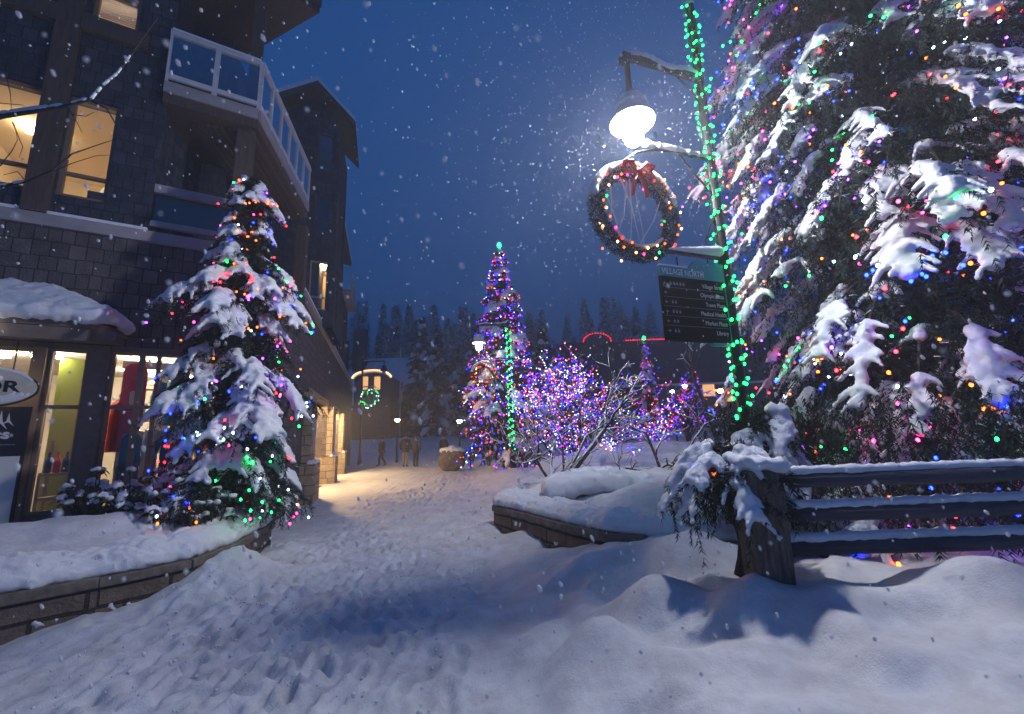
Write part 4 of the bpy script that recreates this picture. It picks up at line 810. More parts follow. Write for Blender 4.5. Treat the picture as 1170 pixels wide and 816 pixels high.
# ------------------------------------------------------------------ lamp posts, wreaths, sign
def tilt(w, z, l, lit):
    if lit != 1: return
    a = 0.; v = w.v[0]-np.array([-l, 0, z+.4]); y = v[:, 1]*math.cos(a)-v[:, 2]*math.sin(a); zz = v[:, 1]*math.sin(a)+v[:, 2]*math.cos(a); w.v[0] = np.stack([v[:, 0], y, zz], 1)+np.array([-l, 0, z+.4])
def lamp_post(label, loc, rz, lit, k=1.0, garland=None, g_label=None, seed=1, arm_z=5.92, lamp_z=5.13, w_z=4.72, arm_l=1.13, H=7.0, br=.017, gs=12, sign_z=None, gz0=.0, gn=200, gtop=None):
    t = thing('lamp_post', label, 'street lamp', loc, rz); zb = loc[2]
    Z = lambda z: z-zb
    w = MB(); w.lathe([(.15, -.3), (.15, .25), (.11, .3), (.10, .6), (.065, .68), (.055, Z(H)-.02), (.03, Z(H)), (0, Z(H))], n=14); w.build('pole', 'darkm', t, smooth=False)
    w = MB(); w.box((-arm_l-.04, -.03, Z(arm_z)-.04), (-.05, .03, Z(arm_z)+.04)); w.tube([(-.06, 0, Z(arm_z)-.38), (-.16, 0, Z(arm_z)-.22), (-.36, 0, Z(arm_z)-.09), (-.42, 0, Z(arm_z)-.05)], .014, 6); w.build('arm', 'darkm', t)
    w = MB(); w.box((-arm_l-.07, -.055, Z(arm_z)-.10), (-arm_l+.04, .055, Z(arm_z)+.0)); w.lathe([(.035, Z(lamp_z)+.42), (.035, Z(arm_z)-.08)], (-arm_l, 0, 0), 12); w.lathe([(.075, Z(lamp_z)+.40), (.085, Z(lamp_z)+.46), (.04, Z(lamp_z)+.5)], (-arm_l, 0, 0), 14); w.build('lamp_neck', 'darkm', t)
    w = MB(); w.lathe([(.05, .43), (.13, .40), (.185, .30), (.20, .19), (.205, .15), (.255, .085), (.265, .06), (.245, .07), (.18, .14), (.16, .25), (.06, .38)], (-arm_l, 0, Z(lamp_z)), 28); tilt(w, Z(lamp_z), arm_l, lit); sh_ = w.build('lamp_shade', 'white' if lit else 'darkm', t, smooth=True)
    w = MB(); w.lathe([(0, -.235), (.05, -.225), (.09, -.19), (.112, -.12), (.112, -.04), (.10, .05), (.0, .09)], (-arm_l, 0, Z(lamp_z)), 24); tilt(w, Z(lamp_z), arm_l, lit); w.build('globe', ('lampglow' if lit == 1 else 'farlamp') if lit else 'white', sh_, smooth=True)
    w = MB(); w.tube([(-.05, 0, Z(w_z)), (-.5, 0, Z(w_z)+.01), (-.85, 0, Z(w_z)-.03), (-1.12, 0, Z(w_z)-.12), (-1.32, 0, Z(w_z)-.27)], [.022, .02, .018, .012, .006], 8); w.tube([(-.06, 0, Z(w_z)-.5), (-.16, 0, Z(w_z)-.36), (-.34, 0, Z(w_z)-.2), (-.5, 0, Z(w_z)-.02)], .014, 6)
    w.build('wreath_arm', 'darkm', t)
    mw = Matrix.Translation(loc) @ Matrix.Rotation(rz, 4, 'Z')
    sp = [(-x, 0, Z(arm_z)+.05+.03*math.sin(x*9), .04+.02*random.random()) for x in np.arange(.06, arm_l, .03)]+[(-x, 0, Z(w_z)+.035+(-.03*max(0, x-.5) if x > .5 else 0), .035+.018*random.random()) for x in np.arange(.08, .98, .03)]
    sp += [(-arm_l+.15*math.cos(a)*q, .15*math.sin(a)*q, Z(lamp_z)+.40-.14*q, .05) for a in np.linspace(0, 6.2, 16) for q in (.3, .7, 1.05)]+[(0, 0, Z(H), .07)]
    if sign_z: w = MB(); w.box((-.85, -.02, Z(sign_z)), (-.05, .02, Z(sign_z)+.04)); w.tube([(-.06, 0, Z(sign_z)+.55), (-.16, 0, Z(sign_z)+.42), (-.25, 0, Z(sign_z)+.2), (-.38, 0, Z(sign_z)+.06), (-.46, 0, Z(sign_z)+.12)], .012, 6); w.build('sign_arm', 'darkm', t); sp += [(-x, 0, Z(sign_z)+.05+.12*max(0, 1-x/.8)*.5, .03+.05*(1-x/.8)) for x in np.arange(.07, .8, .03)]
    blobs('snow', [tuple(mw @ Vector(p[:3]))+(p[3],) for p in sp], .02 if k < 2 else .05, t)
    if garland:
        rng = np.random.default_rng(seed); g = thing('string_lights', g_label, 'string lights', loc, rz); th = np.linspace(0, 1, gn); zt = Z(gtop or H)-.05
        P = [tuple(mw @ Vector((.085*math.cos(q*gn/9*6.28)+rng.normal(0, .02), .085*math.sin(q*gn/9*6.28)+rng.normal(0, .02), gz0+(zt-gz0)*q+rng.normal(0, .03)))) for q in th]
        bulbs(g, P, [garland]*gn, br, gs)
        w = MB(); w.tube([(.072*math.cos(a*.7), .072*math.sin(a*.7), gz0+(zt-gz0)*a/(gn/9*9)) for a in np.arange(0, gn, .6)], .006, 4); w.build('cable', 'leaf', g)
    return t
def wreath(label, c, rz, R1, r1, seed, n_n=11000, nl=.055, nw=.004, nb=46, br=.014, bs=12, mix=None, vox=.018):
    rng = np.random.default_rng(seed); t = thing('wreath', label, 'wreath', c, rz)
    a = rng.random(n_n)*6.283; th = rng.random(n_n)*6.283; q = r1*np.sqrt(rng.random(n_n)); er = np.stack([np.cos(a), 0*a, np.sin(a)], 1); ey = np.array([0, 1., 0]); ta = np.stack([-np.sin(a), 0*a, np.cos(a)], 1)
    o_ = er*np.cos(th)[:, None]+ey*np.sin(th)[:, None]; p = er*R1+o_*q[:, None]; dirn = unit(o_*.8+ta*rng.choice([-1, 1], n_n)[:, None]*.6+rng.normal(0, .3, (n_n, 3))); s_ = unit(np.cross(dirn, rng.normal(size=(n_n, 3))))*nw
    V = np.stack([p-s_, p+s_, p+dirn*nl*rng.uniform(.7, 1.4, n_n)[:, None]], 1).reshape(-1, 3); raw('greenery', V, np.arange(len(V)).reshape(-1, 3), ['wreath_needle', 'frost'], t, (rng.random(n_n) < .05).astype(int), world=False)
    mw = Matrix.Translation(c) @ Matrix.Rotation(rz, 4, 'Z'); ab = np.linspace(0, 6.283, nb, endpoint=False)+rng.normal(0, .05, nb); rb = R1+rng.choice([-1, 1], nb)*r1*rng.uniform(.3, 1.0, nb)
    P = [tuple(mw @ Vector((rb[i]*math.cos(ab[i]), -r1*1.12*rng.uniform(.7, 1.1)*(1 if i % 5 else -1), rb[i]*math.sin(ab[i])))) for i in range(nb)]; bulbs(t, P, pick(rng, nb, mix or dict(amber=7, warm=4, pink=2, red=2, green=.7)), br, bs)
    sp = [((R1+r1*f_)*math.cos(x), .4*r1*g_, (R1+r1*f_)*math.sin(x)+.01, r1*.5*(.7+.5*rng.random())) for x in np.linspace(.25, 2.9, 50) for f_, g_ in ((.6, -1.6), (.8, -1), (.85, 0), (.75, 1))]
    sp += [((R1-r1*.85)*math.cos(x), .6*r1*g_, (R1-r1*.85)*math.sin(x)+.012, r1*.30*(.7+.5*rng.random())) for x in np.linspace(3.9, 5.5, 26) for g_ in (-1, 0, .8)]
    blobs('snow', [tuple(mw @ Vector(p_[:3]))+(p_[3],) for p_ in sp], vox, t)
    w = MB()
    for s1 in (-1, 1):
        w.tube([(0, -r1*1.1, R1-.02), (s1*.07, -r1*1.4, R1+.05), (s1*.14, -r1*1.35, R1+.03), (s1*.12, -r1*1.3, R1-.05), (s1*.02, -r1*1.15, R1-.03)], [.015, .035, .04, .03, .015], 8, flat=.35); w.tube([(0, -r1*1.15, R1-.02), (s1*.05, -r1*1.3, R1-.12), (s1*.07, -r1*1.2, R1-.24)], [.015, .032, .03], 8, flat=.25)
    w.ell((0, -r1*1.2, R1-.02), (.035, .03, .035)); bw_ = w.build('bow', 'ribbon', t); bw_.scale = (R1/.42*1.15, R1/.42, R1/.42*1.15); bw_.location = (0, 0, -.13*R1/.42-r1)
    w = MB()
    for k in range(7): x = rng.uniform(-.6, .6); x2 = x+rng.normal(0, .35); z1 = .8*R1*rng.choice([-1, 1]); w.tube([(x*R1, rng.normal(0, .02), z1), ((x+x2)*R1/2+.03, 0, .1*rng.normal()), (x2*R1, 0, -z1*.9)], [.010, .008, .005], 5)
    w.build('twig', 'snow', t); return t
LP = (2.6, 4.8, .6); dl = (-.94, -.34); dl = tuple(np.array(dl)/np.linalg.norm(dl)); RZL = math.atan2(-dl[1], -dl[0])
def onp(x, y): u, z = on(x, y, LP[:2], dl); return np.array([LP[0]+dl[0]*u, LP[1]+dl[1]*u, z]), u
lamp_c, lamp_u = onp(723, 146); arm_c, _ = onp(740, 72); wa_c, _ = onp(780, 176); top_c, _ = onp(790, 6); sg_c, _ = onp(790, 293)
lamp_post('lamp post wound with green lights, lit white globe above a wreath and signboard', LP, RZL, 1, 1, 'teal', 'green string lights wound round the lamp post of the signboard', 3, arm_z=arm_c[2], lamp_z=lamp_c[2], w_z=wa_c[2], arm_l=lamp_u, H=top_c[2], sign_z=sg_c[2], gz0=.6, gn=230, br=.0165)
wc, wu = onp(732, 238); wt, _ = onp(732, 184); wc = wc+np.array([-math.sin(RZL), math.cos(RZL), 0])*.11; wreath('large snowy wreath with red bow and amber lights below the bright near lamp', tuple(wc), RZL, (wt[2]-wc[2])*.84, (wt[2]-wc[2])*.14, 5, nb=56, nl=.045)
# signboard
s00, ua = onp(752, 304); s10, ub = onp(822, 299); s01, _ = onp(756, 389); wd = abs(ua-ub); ht = s00[2]-s01[2]
t = thing('signboard', 'black direction board headed VILLAGE NORTH hanging from the lamp post under the wreath', 'sign', (s00[0], s00[1], s01[2]), RZL)
w = MB(); w.box((0, -.02, 0), (wd, .02, ht)); w.build('board', 'black', t); w = MB(); w.box((-.005, -.026, ht*.865), (wd+.035, .026, ht+.004)); w.box((wd*.55, -.024, ht+.006), (wd+.035, .024, ht*1.12)); w.prism([(wd*.55, -.024, ht+.006), (wd*.55, -.024, ht*1.12), (wd*.44, -.024, ht+.006)], (0, .048, 0)); w.box((wd+.002, -.024, -.02), (wd+.035, .024, ht*.862)); w.box((wd*.7, -.024, -.035), (wd+.035, .024, -.003)); w.build('header', 'teal', t)
text('VILLAGE NORTH', ht*.118, t, 'lettering', 'letter', (.02, -.0265, ht*.893), ext=.001, sx=.78)
rows = ['Village Stroll', 'Olympic Plaza', 'Town Plaza', 'Medical Health', 'Market Place', 'Library']
for i, s in enumerate(rows):
    zz = ht*(.745-.128*i); text(s, ht*.085, t, 'lettering', 'letter', (wd-.025, -.0205, zz), ext=.001, align='RIGHT', sx=.85)
    w = MB(); x0 = .05; L_ = -1 if i < 5 else 1
    w.prism([(x0-.022*L_*-1, -.0215, zz+.02), (x0, -.0215, zz+.04), (x0, -.0215, zz)], (0, .0012, 0)); w.box((x0-.02, -.0216, zz+.016), (x0+.022, -.0203, zz+.024)); w.build('arrow', 'grey', t)
    for k in range([5, 0, 2, 3, 2, 2][i]):
        w = MB(); xx = .13+.045*k; w.box((xx-.012, -.0215, zz+.005), (xx+.012, -.0203, zz+.034)); w.ell((xx, -.021, zz+.042), (.006, .001, .006), 0, 1); w.build('pictogram', 'grey', t)
    if i: w = MB(); w.box((.015, -.0215, zz+ht*.093), (wd-.015, -.0203, zz+ht*.093+.0035)); w.build('rule', 'grey', t)
w = MB(); w.tube([(wd*.3, 0, ht), (wd*.3, 0, ht+.14)], .008, 6); w.tube([(wd*.8, 0, ht+.05), (wd*.8, 0, ht+.2)], .008, 6); w.build('hanger', 'darkm', t)
mw = Matrix.Translation(t.location) @ Matrix.Rotation(RZL, 4, 'Z'); blobs('snow', [tuple(mw @ Vector((x, 0, ht+.012)))+(.022,) for x in np.arange(.01, wd*.45, .015)], .011, t)
# the far lamp and its wreath
FL = (-.12, 16.2, .25); fdir = (-1., -.05); fl_c = at_y(547, 394, 16.15)
lamp_post('lamp post down the path wound with green lights in front of the slender spruce', FL, R_(3), 2, 2, 'teal', 'green string lights wound round the lamp post down the path', 6, arm_z=fl_c[2]+.8, lamp_z=fl_c[2], w_z=at_y(560, 410, 16.15)[2], arm_l=abs(fl_c[0]-FL[0]), H=fl_c[2]+.95, br=.022, gs=10, gz0=.9, gn=150, gtop=at_y(578, 374, 16.2)[2])
wc = at_y(553, 428, 16.12); wreath('small distant wreath with red bow on the far lamp post', tuple(wc), R_(3), .40, .11, 8, 1500, .1, .012, 34, .022, 9, vox=.045)
TL = at_z(411, 527, 0.0); TL = (TL[0]*.86, TL[1]*.86, .0)
tz = at_y(430, 413, TL[1])[2]
lamp_post('dark unlit lamp post far along the left side of the path', TL, R_(180), 0, 2, None, None, 9, arm_z=tz, lamp_z=tz-.75, w_z=at_y(425, 442, TL[1])[2], arm_l=1.5, H=tz+.3)
wc = at_y(423, 456, TL[1]); wreath('tiny wreath with pale green lights on the unlit lamp post', tuple(wc), 0, .55, .13, 10, 900, .13, .02, 30, .035, 8, mix=dict(teal=4, white=5), vox=.06)
def small_lamp(label, p, h, m, r=.22):
    t = thing('street_lamp', label, 'street lamp', (p[0], p[1], 0)); w = MB(); w.lathe([(.09, 0), (.07, .5), (.05, h-.2), (.05, h)], n=10); w.build('pole', 'darkm', t)
    w = MB(); w.ell((0, 0, h+r*.9), (r, r, r*.8), 0, 3); w.build('globe', m, t); w = MB(); w.lathe([(r*1.7, h+r*1.3), (r*.8, h+r*1.9), (.02, h+r*2.3), (0, h+r*2.3)], n=16); w.build('shade', 'darkm', t); return t
p = at_y(525, 481, 27); small_lamp('small white street lamp shining at the left foot of the slender spruce', p, p[2]-.15, 'farlamp', .15)
p = at_y(454, 480, 30); small_lamp('warm orange street lamp glowing above the walkers at the end of the path', p, p[2]-.15, emit('orange_lamp', (1, .62, .28), 60), .17)
p = at_y(782, 441, 28); small_lamp('white street lamp glowing in front of the dark building under the signboard', p, p[2]-.15, 'farlamp', .16)
p = at_y(768, 447, 33); small_lamp('fainter white street lamp left of the one under the signboard', p, p[2]-.15, emit('faint_lamp', (1, .9, .75), 60), .14)
p = at_y(823, 447, 31); small_lamp('amber street lamp glowing low behind the leaning sapling', p, p[2]-.15, emit('amber_lamp', (1, .5, .2), 70), .2)
# ------------------------------------------------------------------ distant buildings
def P3(x, y, Y): return at_y(x, y, Y)
YB = 46.
t = thing('gabled_lodge', 'distant lodge with broad snowy roof and arched gable outlined in white bulbs', 'building', (P3(425, 500, YB)[0], YB, 0))
x0, x1 = P3(380, 500, YB)[0], P3(458, 500, YB)[0]; ze = P3(430, 462, YB)[2]; zr = P3(430, 402, YB)[2]
w = MB(); w.box((x0, YB+1, 0), (x1-.6, YB+9, ze)); w.build('wall', 'shingle', t, world=True)
w = MB(); w.prism([(x0, YB, ze), (x0, YB+6, zr), (x0, YB+6, zr+.4), (x0, YB-.1, ze+.4)], (x1-x0, 0, 0)); w.build('roof', 'snow', t, world=True)
w = MB(); w.prism([(x1-.35, YB+1, 0), (x1-.35, YB+9, 0), (x1-.35, YB+6, zr-.1), (x1-.35, YB+1.2, ze+.8)], (.2, 0, 0)); w.build('gable', 'shingle', t, world=True)
w = MB(); cx = P3(410, 386, YB+4)[0]; w.box((cx-.7, YB+4, zr-2), (cx+.7, YB+5.2, P3(410, 376, YB+4)[2])); w.build('chimney', 'dark', t, world=True)
c = P3(426, 428, YB-3); rw = 20*YB/480; zb = P3(426, 465, YB-3)[2]
pts = [(c[0]+rw*math.cos(a), YB-3, zb+ (c[2]-zb-.2)+rw*.42*math.sin(a)-rw*.2) for a in np.linspace(R_(8), R_(172), 20)]
w = MB(); w.prism([(pts[0][0], YB-3, 0)]+pts+[(pts[-1][0], YB-3, 0)], (0, 4.5, 0)); w.build('porch', 'shingle_low', t, world=True)
w = MB(); w.tube([(p[0], YB-3.2, p[2]) for p in pts], .12, 6); w.build('porch_trim', 'snow', t, world=True)
for (px, py) in ((417, 437), (431, 437)): q = P3(px, py, YB-3.1); w = MB(); w.box((q[0]-.3, YB-3.12, q[2]-.75), (q[0]+.3, YB-3.03, q[2]+.6)); w.build('window', 'glowwin', t, world=True)
g = thing('string_lights', 'row of white bulbs along the arched gable of the distant lodge', 'string lights', (c[0], YB-3.3, c[2])); bulbs(g, [(p[0], YB-3.35, p[2]+.15) for p in [tuple(np.array(pts[0])*(1-f)+np.array(pts[0])*f) for f in ()]+[(c[0]+rw*1.05*math.cos(a), YB-3, c[2]-.2-rw*.2+rw*.44*math.sin(a)) for a in np.linspace(R_(8), R_(172), 26)]], ['warm']*26, .075, 7)
w = MB(); q = P3(457, 470, YB-1); w.tube([(q[0], YB-1, 0), (q[0], YB-1, P3(456, 398, YB-1)[2])], .09, 8); tag(w.build('flag_pole', 'white'), 'tall pale pole standing at the right corner of the distant lodge', 'pole')
YR = 44.
t = thing('dark_building', 'long dark building with an arched parapet outlined in red lights behind the signboard', 'building', (P3(760, 500, YR)[0], YR, 0))
xa, xb = P3(640, 480, YR)[0], P3(960, 480, YR)[0]; zt = P3(740, 389, YR)[2]; ac = P3(682, 389, YR)[0]; ar = 16*YR/480
w = MB(); arc_ = [(ac+ar*math.cos(a), YR, zt+ar*.62*math.sin(a)) for a in np.linspace(math.pi, 0, 16)]; w.prism([(xa, YR, 0), (xa, YR, zt)]+arc_+[(xb, YR, zt), (xb, YR, 0)], (0, 9, 0)); w.build('wall', 'shingle', t, world=True)
w = MB(); w.box((xa, YR-.3, zt*.55), (xb, YR-.02, zt*.55+.2)); w.build('snow', 'snow', t, world=True)
for k in range(9):
    q = P3(690+20*k, 445+(k % 3)*6, YR-.1); w = MB(); w.box((q[0]-.6, YR-.12, q[2]-.7), (q[0]+.6, YR-.02, q[2]+.7)); o = w.build('window', 'glowwin' if k in (6, 7) else 'dark', t, world=True)
g = thing('string_lights', 'thin red lights along the roofline of the dark building', 'string lights', (ac, YR-.2, zt)); rp = [(p[0], YR-.15, p[2]+.06) for p in arc_]+[(x, YR-.15, zt+.06) for x in np.arange(ac+ar+1.6, P3(775, 389, YR)[0], .24)]
bulbs(g, rp, ['red']*len(rp), .06, 5)
# small lit trees in front of it
p = at_y(745, 487, 25.); zt_ = at_y(742, 388, 25.)[2]
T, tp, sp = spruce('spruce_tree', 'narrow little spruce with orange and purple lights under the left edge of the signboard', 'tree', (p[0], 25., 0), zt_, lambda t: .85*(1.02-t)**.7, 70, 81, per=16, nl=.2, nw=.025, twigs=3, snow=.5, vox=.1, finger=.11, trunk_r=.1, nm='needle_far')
tree_lights('orange and purple string lights on the narrow little spruce', (p[0], 25., 0), tp, sp, 230, dict(amber=5, violet=5, blue=3, red=2), .03, 7, 82, .04)
w = MB(); w.ell((p[0], 25., zt_+.1), (.1, .1, .14), 0, 2); tag(w.build('tree_topper', lightmat('teal', 9)), 'green light on the tip of the narrow little spruce', 'tree topper')
p = at_y(790, 490, 23.)
T, pp = bare('bare_tree', 'leafless tree with faint purple lights below the signboard', 'tree', [((p[0], 23., 0), (0.02, 0, 1), 2.6, .12), ((p[0], 23., .6), (.3, 0, 1), 2.0, .07), ((p[0], 23., .6), (-.3, 0, 1), 2.0, .07)], 84, 4, (3, 3), .68, 34, .5, snow_min=.015)
rng = np.random.default_rng(85); sel = rng.choice(len(pp), min(260, len(pp)), replace=False); t = thing('string_lights', 'faint purple string lights on the leafless tree below the signboard', 'string lights', (p[0], 23., 0)); bulbs(t, pp[sel], pick(rng, len(sel), dict(violet=5, blue=4, amber=2, pink=2, warm=1)), .024, 6)
# background forest: single trees first
far_lab = ['tall faint conifer just right of the distant lodge', 'broad snowy conifer rising behind the two standing walkers', 'pointed dim conifer between the walkers and the small white lamp', 'dim conifer half hidden by the left side of the slender spruce', 'dim conifer seen behind the bushy lit tree', 'dim conifer rising over the red-lit parapet', 'dim tall conifer behind the narrow little spruce', 'dim tall conifer directly behind the signboard']
for i, (px, top_, Y, r) in enumerate(((480, 360, 47, 3.0), (500, 372, 45, 2.8), (522, 396, 46, 2.6), (545, 372, 42, 2.8), (625, 372, 40, 3.0), (668, 402, 38, 2.4), (735, 372, 54, 3.0), (800, 355, 56, 3.2))):
    p = at_y(px, 500, Y); z_ = at_y(px, top_, Y)[2]
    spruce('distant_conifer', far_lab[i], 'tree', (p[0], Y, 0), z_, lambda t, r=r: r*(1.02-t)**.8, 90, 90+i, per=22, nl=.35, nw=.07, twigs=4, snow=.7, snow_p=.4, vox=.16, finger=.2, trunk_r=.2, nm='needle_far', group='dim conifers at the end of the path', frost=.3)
rng = np.random.default_rng(97); V = []; Fc = []; n_ = 0
for k in range(420):   # forested hillside beyond, one mass
    y = 58+80*rng.random()**1.6; x = rng.uniform(-1.15, 1.15)*y; h = rng.uniform(6, 17)*(.75 if y < 75 else 1); r = rng.uniform(2.0, 3.0); zb = gz(x, y)
    m_ = 420; z = rng.random(m_)**1.4; a = rng.random(m_)*6.28; q = r*(1-z)*np.sqrt(rng.random(m_))+.1; P = np.stack([x+q*np.cos(a), y+q*np.sin(a), zb+z*h], 1); dd = np.stack([np.cos(a)*.7, np.sin(a)*.7, -.5+0*a], 1)*1.1; s_ = np.stack([-np.sin(a), np.cos(a), 0*a], 1)*.34
    V.append(np.stack([P-s_, P+s_, P+dd], 1).reshape(-1, 3))
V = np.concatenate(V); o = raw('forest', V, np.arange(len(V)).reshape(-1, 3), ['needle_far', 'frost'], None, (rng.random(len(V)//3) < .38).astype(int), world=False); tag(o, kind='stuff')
# ------------------------------------------------------------------ people
def person(label, px, py, Y, hgt, face, stride, m, parts, lean=.0, group=None):
    q = at_y(px, py, Y); t = thing('person', label, 'person', (q[0], Y, gz(q[0], Y)), face); k = hgt/1.76
    J = dict(pel=(0, 0, .95, .135), waist=(lean*.1, 0, 1.12, .135), chest=(lean*.25, 0, 1.33, .165), neck=(lean*.4, 0, 1.50, .065), head=(lean*.5+.01, 0, 1.62, .095), crown=(lean*.5, 0, 1.72, .075),
             shl=(lean*.3, .19, 1.42, .08), ell=(-.06+lean*.2-stride*.3, .26, 1.14, .06), hal=(.08-stride*.2, .24, .90, .045), shr=(lean*.3, -.19, 1.42, .08), elr=(-.02+lean*.2+stride*.2, -.26, 1.14, .06), har=(.12+stride*.3, -.23, .92, .045),
             hpl=(0, .09, .88, .105), knl=(stride*.35+.02, .10, .50, .075), anl=(stride*.5-.04, .10, .09, .055), tol=(stride*.5+.14, .11, .04, .045), hpr=(0, -.09, .88, .105), knr=(-stride*.15+.02, -.10, .50, .075), anr=(-stride*.6-.04, -.10, .10, .055), tor=(-stride*.6+.13, -.11, .04, .045))
    ed = [('pel', 'waist'), ('waist', 'chest'), ('chest', 'neck'), ('neck', 'head'), ('head', 'crown'), ('chest', 'shl'), ('shl', 'ell'), ('ell', 'hal'), ('chest', 'shr'), ('shr', 'elr'), ('elr', 'har'), ('pel', 'hpl'), ('hpl', 'knl'), ('knl', 'anl'), ('anl', 'tol'), ('pel', 'hpr'), ('hpr', 'knr'), ('knr', 'anr'), ('anr', 'tor')]
    ks = list(J); me = D.meshes.new('body'); me.from_pydata([tuple(k*c for c in J[q_][:3]) for q_ in ks], [(ks.index(a), ks.index(c)) for a, c in ed], []); o = D.objects.new('body', me); COL.objects.link(o)
    o.modifiers.new('s', 'SKIN'); sv = me.skin_vertices[0].data
    for i, q_ in enumerate(ks): sv[i].radius = (J[q_][3]*k, J[q_][3]*k); sv[i].use_root = q_ == 'pel'
    u = o.modifiers.new('u', 'SUBSURF'); u.levels = u.render_levels = 2; dg = bpy.context.evaluated_depsgraph_get(); m2 = D.meshes.new_from_object(o.evaluated_get(dg)); D.objects.remove(o); m2.name = 'body'
    m2.materials.clear(); [m2.materials.append(mats[q_]) for q_ in ('skin', parts[0], parts[1], 'darkm')]
    for f_ in m2.polygons:
        z = f_.center.z/k; f_.material_index = 0 if z > 1.53 else (3 if z < .13 else (2 if z < .90 and abs(f_.center.y) < .19*k else 1)); f_.use_smooth = True
        if z < .95 and abs(f_.center.y) > .19*k: f_.material_index = 0 if z < .93 else 1
    link('body', m2, t); w = MB()
    w.ell((k*(lean*.5-.015), 0, k*1.685), (.115*k, .11*k, .10*k), 0, 3); w.build('hat', parts[2], t, smooth=True)
    w = MB(); w.tube([(k*lean*.1, 0, k*.80), (k*lean*.15, 0, k*1.05), (k*lean*.3, 0, k*1.38), (k*lean*.38, 0, k*1.49)], [.205*k, .19*k, .20*k, .10*k], 14, flat=1.); w.build('coat', parts[0], t, smooth=True)
    w = MB(); w.ell((k*(lean*.5+.105), 0, k*1.60), (.02*k, .016*k, .02*k)); w.build('nose', 'skin', t); return t
person('walker in dark clothes mid-stride below the distant arched lodge', 436, 528, 26.5, 1.74, R_(200), .38, None, ('coat', 'coat', 'coat2'))
person('standing figure in dark hooded coat and beige trousers at the end of the path', 463, 531, 24.6, 1.84, R_(95), .08, None, ('coat', 'trou2', 'coat'))
person('shorter figure in dark coat and dark trousers beside the beige-trousered walker', 475, 531, 24.6, 1.70, R_(80), .06, None, ('coat2', 'trou', 'coat'))
person('figure in dark coat behind the snow mound left of the slender spruce', 507, 529, 25.5, 1.74, R_(120), .05, None, ('coat', 'trou', 'coat2'))
t = thing('boulder', 'rough stone block topped with snow at the edge of the path before the slender spruce', 'boulder', (at_y(517, 540, 21)[0], 21, 0))
w = MB(); v_, f_ = ICO[3]; v2 = np.sign(v_)*np.abs(v_)**.7*np.array([.62, .5, .55])*(1+.25*(vnoise(v_[:, 0]*2+5, v_[:, 1]*2+v_[:, 2]*3, 3)-.5))[:, None]; w.add(v2+[0, 0, .5], f_.tolist()); w.build('stone', 'cap', t); q = t.location
blobs('snow', [(q.x+.5*math.cos(a)*s_, 21+.3*math.sin(a)*s_, 1.08-.12*s_, .14) for a in np.linspace(0, 6.2, 14) for s_ in (.2, .7, 1)], .05, t)
# ------------------------------------------------------------------ falling snow
rng = np.random.default_rng(123); pts = []; sz = []
def addf(n, dmin, dmax, pw, s0, s1):
    for k in range(n):
        px = rng.uniform(-30, 1200); py = rng.uniform(-30, 846); d = dmin+(dmax-dmin)*rng.random()**pw; p = _c+ray(px, py)*d
        if p[2] < ground_h(np.array([p[0]]), np.array([p[1]]))[0]+.05: continue
        if p[0] < -3.4 and p[1] > 5.3: continue
        if p[0] < -2 and p[1] > 9+.0*p[0] and p[0] < -4.5-.25*(p[1]-9): continue
        if p[0] > 3 and p[1] > 3.4 and p[1] < 9: continue
        pts.append(p); sz.append(rng.uniform(s0, s1))
addf(230, .5, 1.5, 1, .0018, .0050); addf(1100, 1.4, 5, 1, .004, .0085); addf(2600, 4, 16, .8, .005, .010); addf(900, 14, 34, 1, .012, .022)
lc = np.array(lamp_c)
for k in range(2300):
    p = lc+rng.normal(0, 1, 3)*np.array([1.15, .8, 1.3])+[0, 0, .1]
    if p[1] > 2.5 and np.linalg.norm(p-lc) > .34: pts.append(p); sz.append(rng.uniform(.0018, .0062))
pts = np.array(pts); sz = np.array(sz); v_, f_ = ICO[1]; n_ = len(pts); el = np.where(np.linalg.norm(pts-_c, axis=1) < 1.4, rng.uniform(1., 1.35, n_), rng.uniform(1.1, 2.5, n_)); ax = unit(np.stack([.30+rng.normal(0, .18, n_), rng.normal(0, .15, n_), -np.ones(n_)], 1))
al = (v_ @ ax.T).T; V = v_[None]*sz[:, None, None]*rng.uniform(.75, 1.25, (n_, len(v_), 1))+ax[:, None]*(al*(el-1)[:, None]*sz[:, None])[..., None]+pts[:, None]
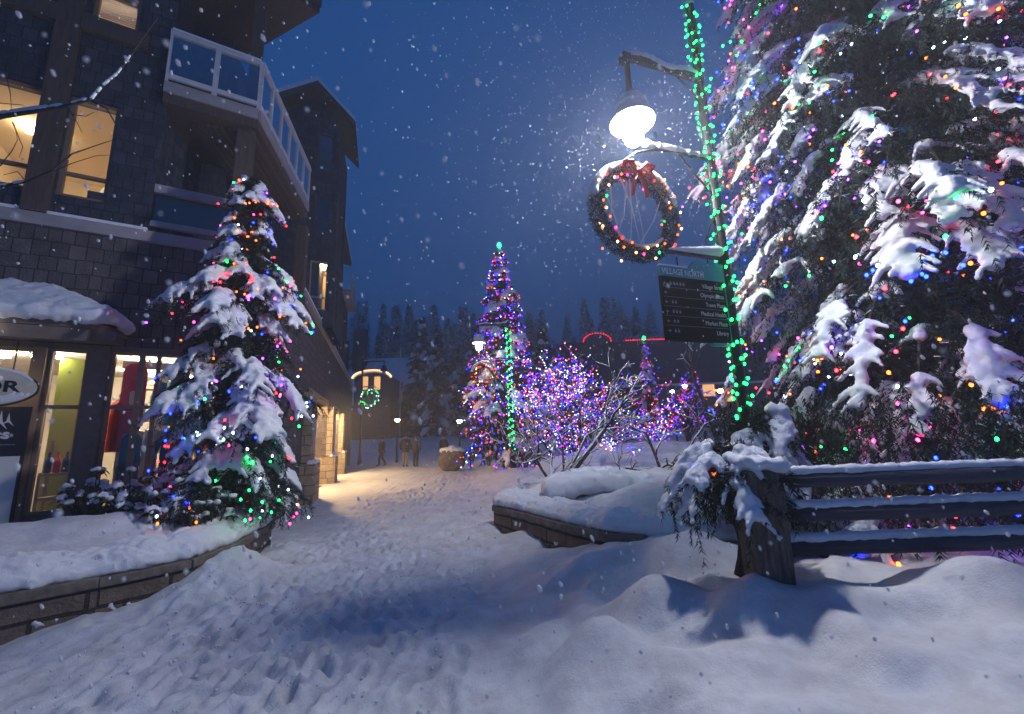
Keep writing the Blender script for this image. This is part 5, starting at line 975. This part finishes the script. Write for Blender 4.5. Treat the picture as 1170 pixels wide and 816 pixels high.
o = raw('falling_snow', V.reshape(-1, 3), (f_[None]+np.arange(n_)[:, None, None]*len(v_)).reshape(-1, 3), 'flake', smooth=True, world=False); tag(o, kind='stuff')
# ------------------------------------------------------------------ haze of falling snow
m, n, o = nt('haze_air'); v = N(n, 'ShaderNodeVolumePrincipled'); v.inputs['Color'].default_value = (.90, .93, 1, 1); v.inputs['Density'].default_value = HAZE; v.inputs['Anisotropy'].default_value = .2; n.links.new(v.outputs[0], o.inputs['Volume']); mats['haze'] = m
w = MB(); w.box((-232, -32, -1.6), (232, 406, 52)); tag(w.build('haze', 'haze'), kind='stuff')
# ------------------------------------------------------------------ dusk sky
W = D.worlds.new('World'); SC.world = W; W.use_nodes = True; n = W.node_tree; n.nodes.clear(); o = n.nodes.new('ShaderNodeOutputWorld'); b = N(n, 'ShaderNodeBackground', Strength=SKY)
s = n.nodes.new('ShaderNodeTexSky'); s.sky_type = 'NISHITA'; s.sun_disc = False; s.sun_elevation = R_(-2.5); s.sun_rotation = R_(190); s.air_density = 1.2; s.dust_density = .4; s.ozone_density = 3.5
mx = N(n, 'ShaderNodeMix', data_type='RGBA', blend_type='ADD'); mx.inputs[0].default_value = 1; mx.inputs[7].default_value = SKYADD; n.links.new(s.outputs[0], mx.inputs[6]); n.links.new(mx.outputs[2], b.inputs[0]); n.links.new(b.outputs[0], o.inputs[0])
# ------------------------------------------------------------------ render settings
SC.view_settings.view_transform = 'Standard'; SC.view_settings.look = 'None'; SC.view_settings.exposure = EXPO; SC.view_settings.gamma = 1; SC.view_settings.use_curve_mapping = False
SC.render.engine = 'CYCLES'; c = SC.cycles; c.max_bounces = 6; c.diffuse_bounces = 3; c.glossy_bounces = 2; c.transmission_bounces = 3; c.volume_bounces = 0; c.transparent_max_bounces = 12; c.caustics_reflective = False; c.caustics_refractive = False; c.use_light_tree = True; c.sample_clamp_indirect = 3; c.sample_clamp_direct = 0
try: c.use_denoising = True; c.denoiser = 'OPENIMAGEDENOISE'; c.denoising_input_passes = 'RGB_ALBEDO_NORMAL'
except Exception: pass
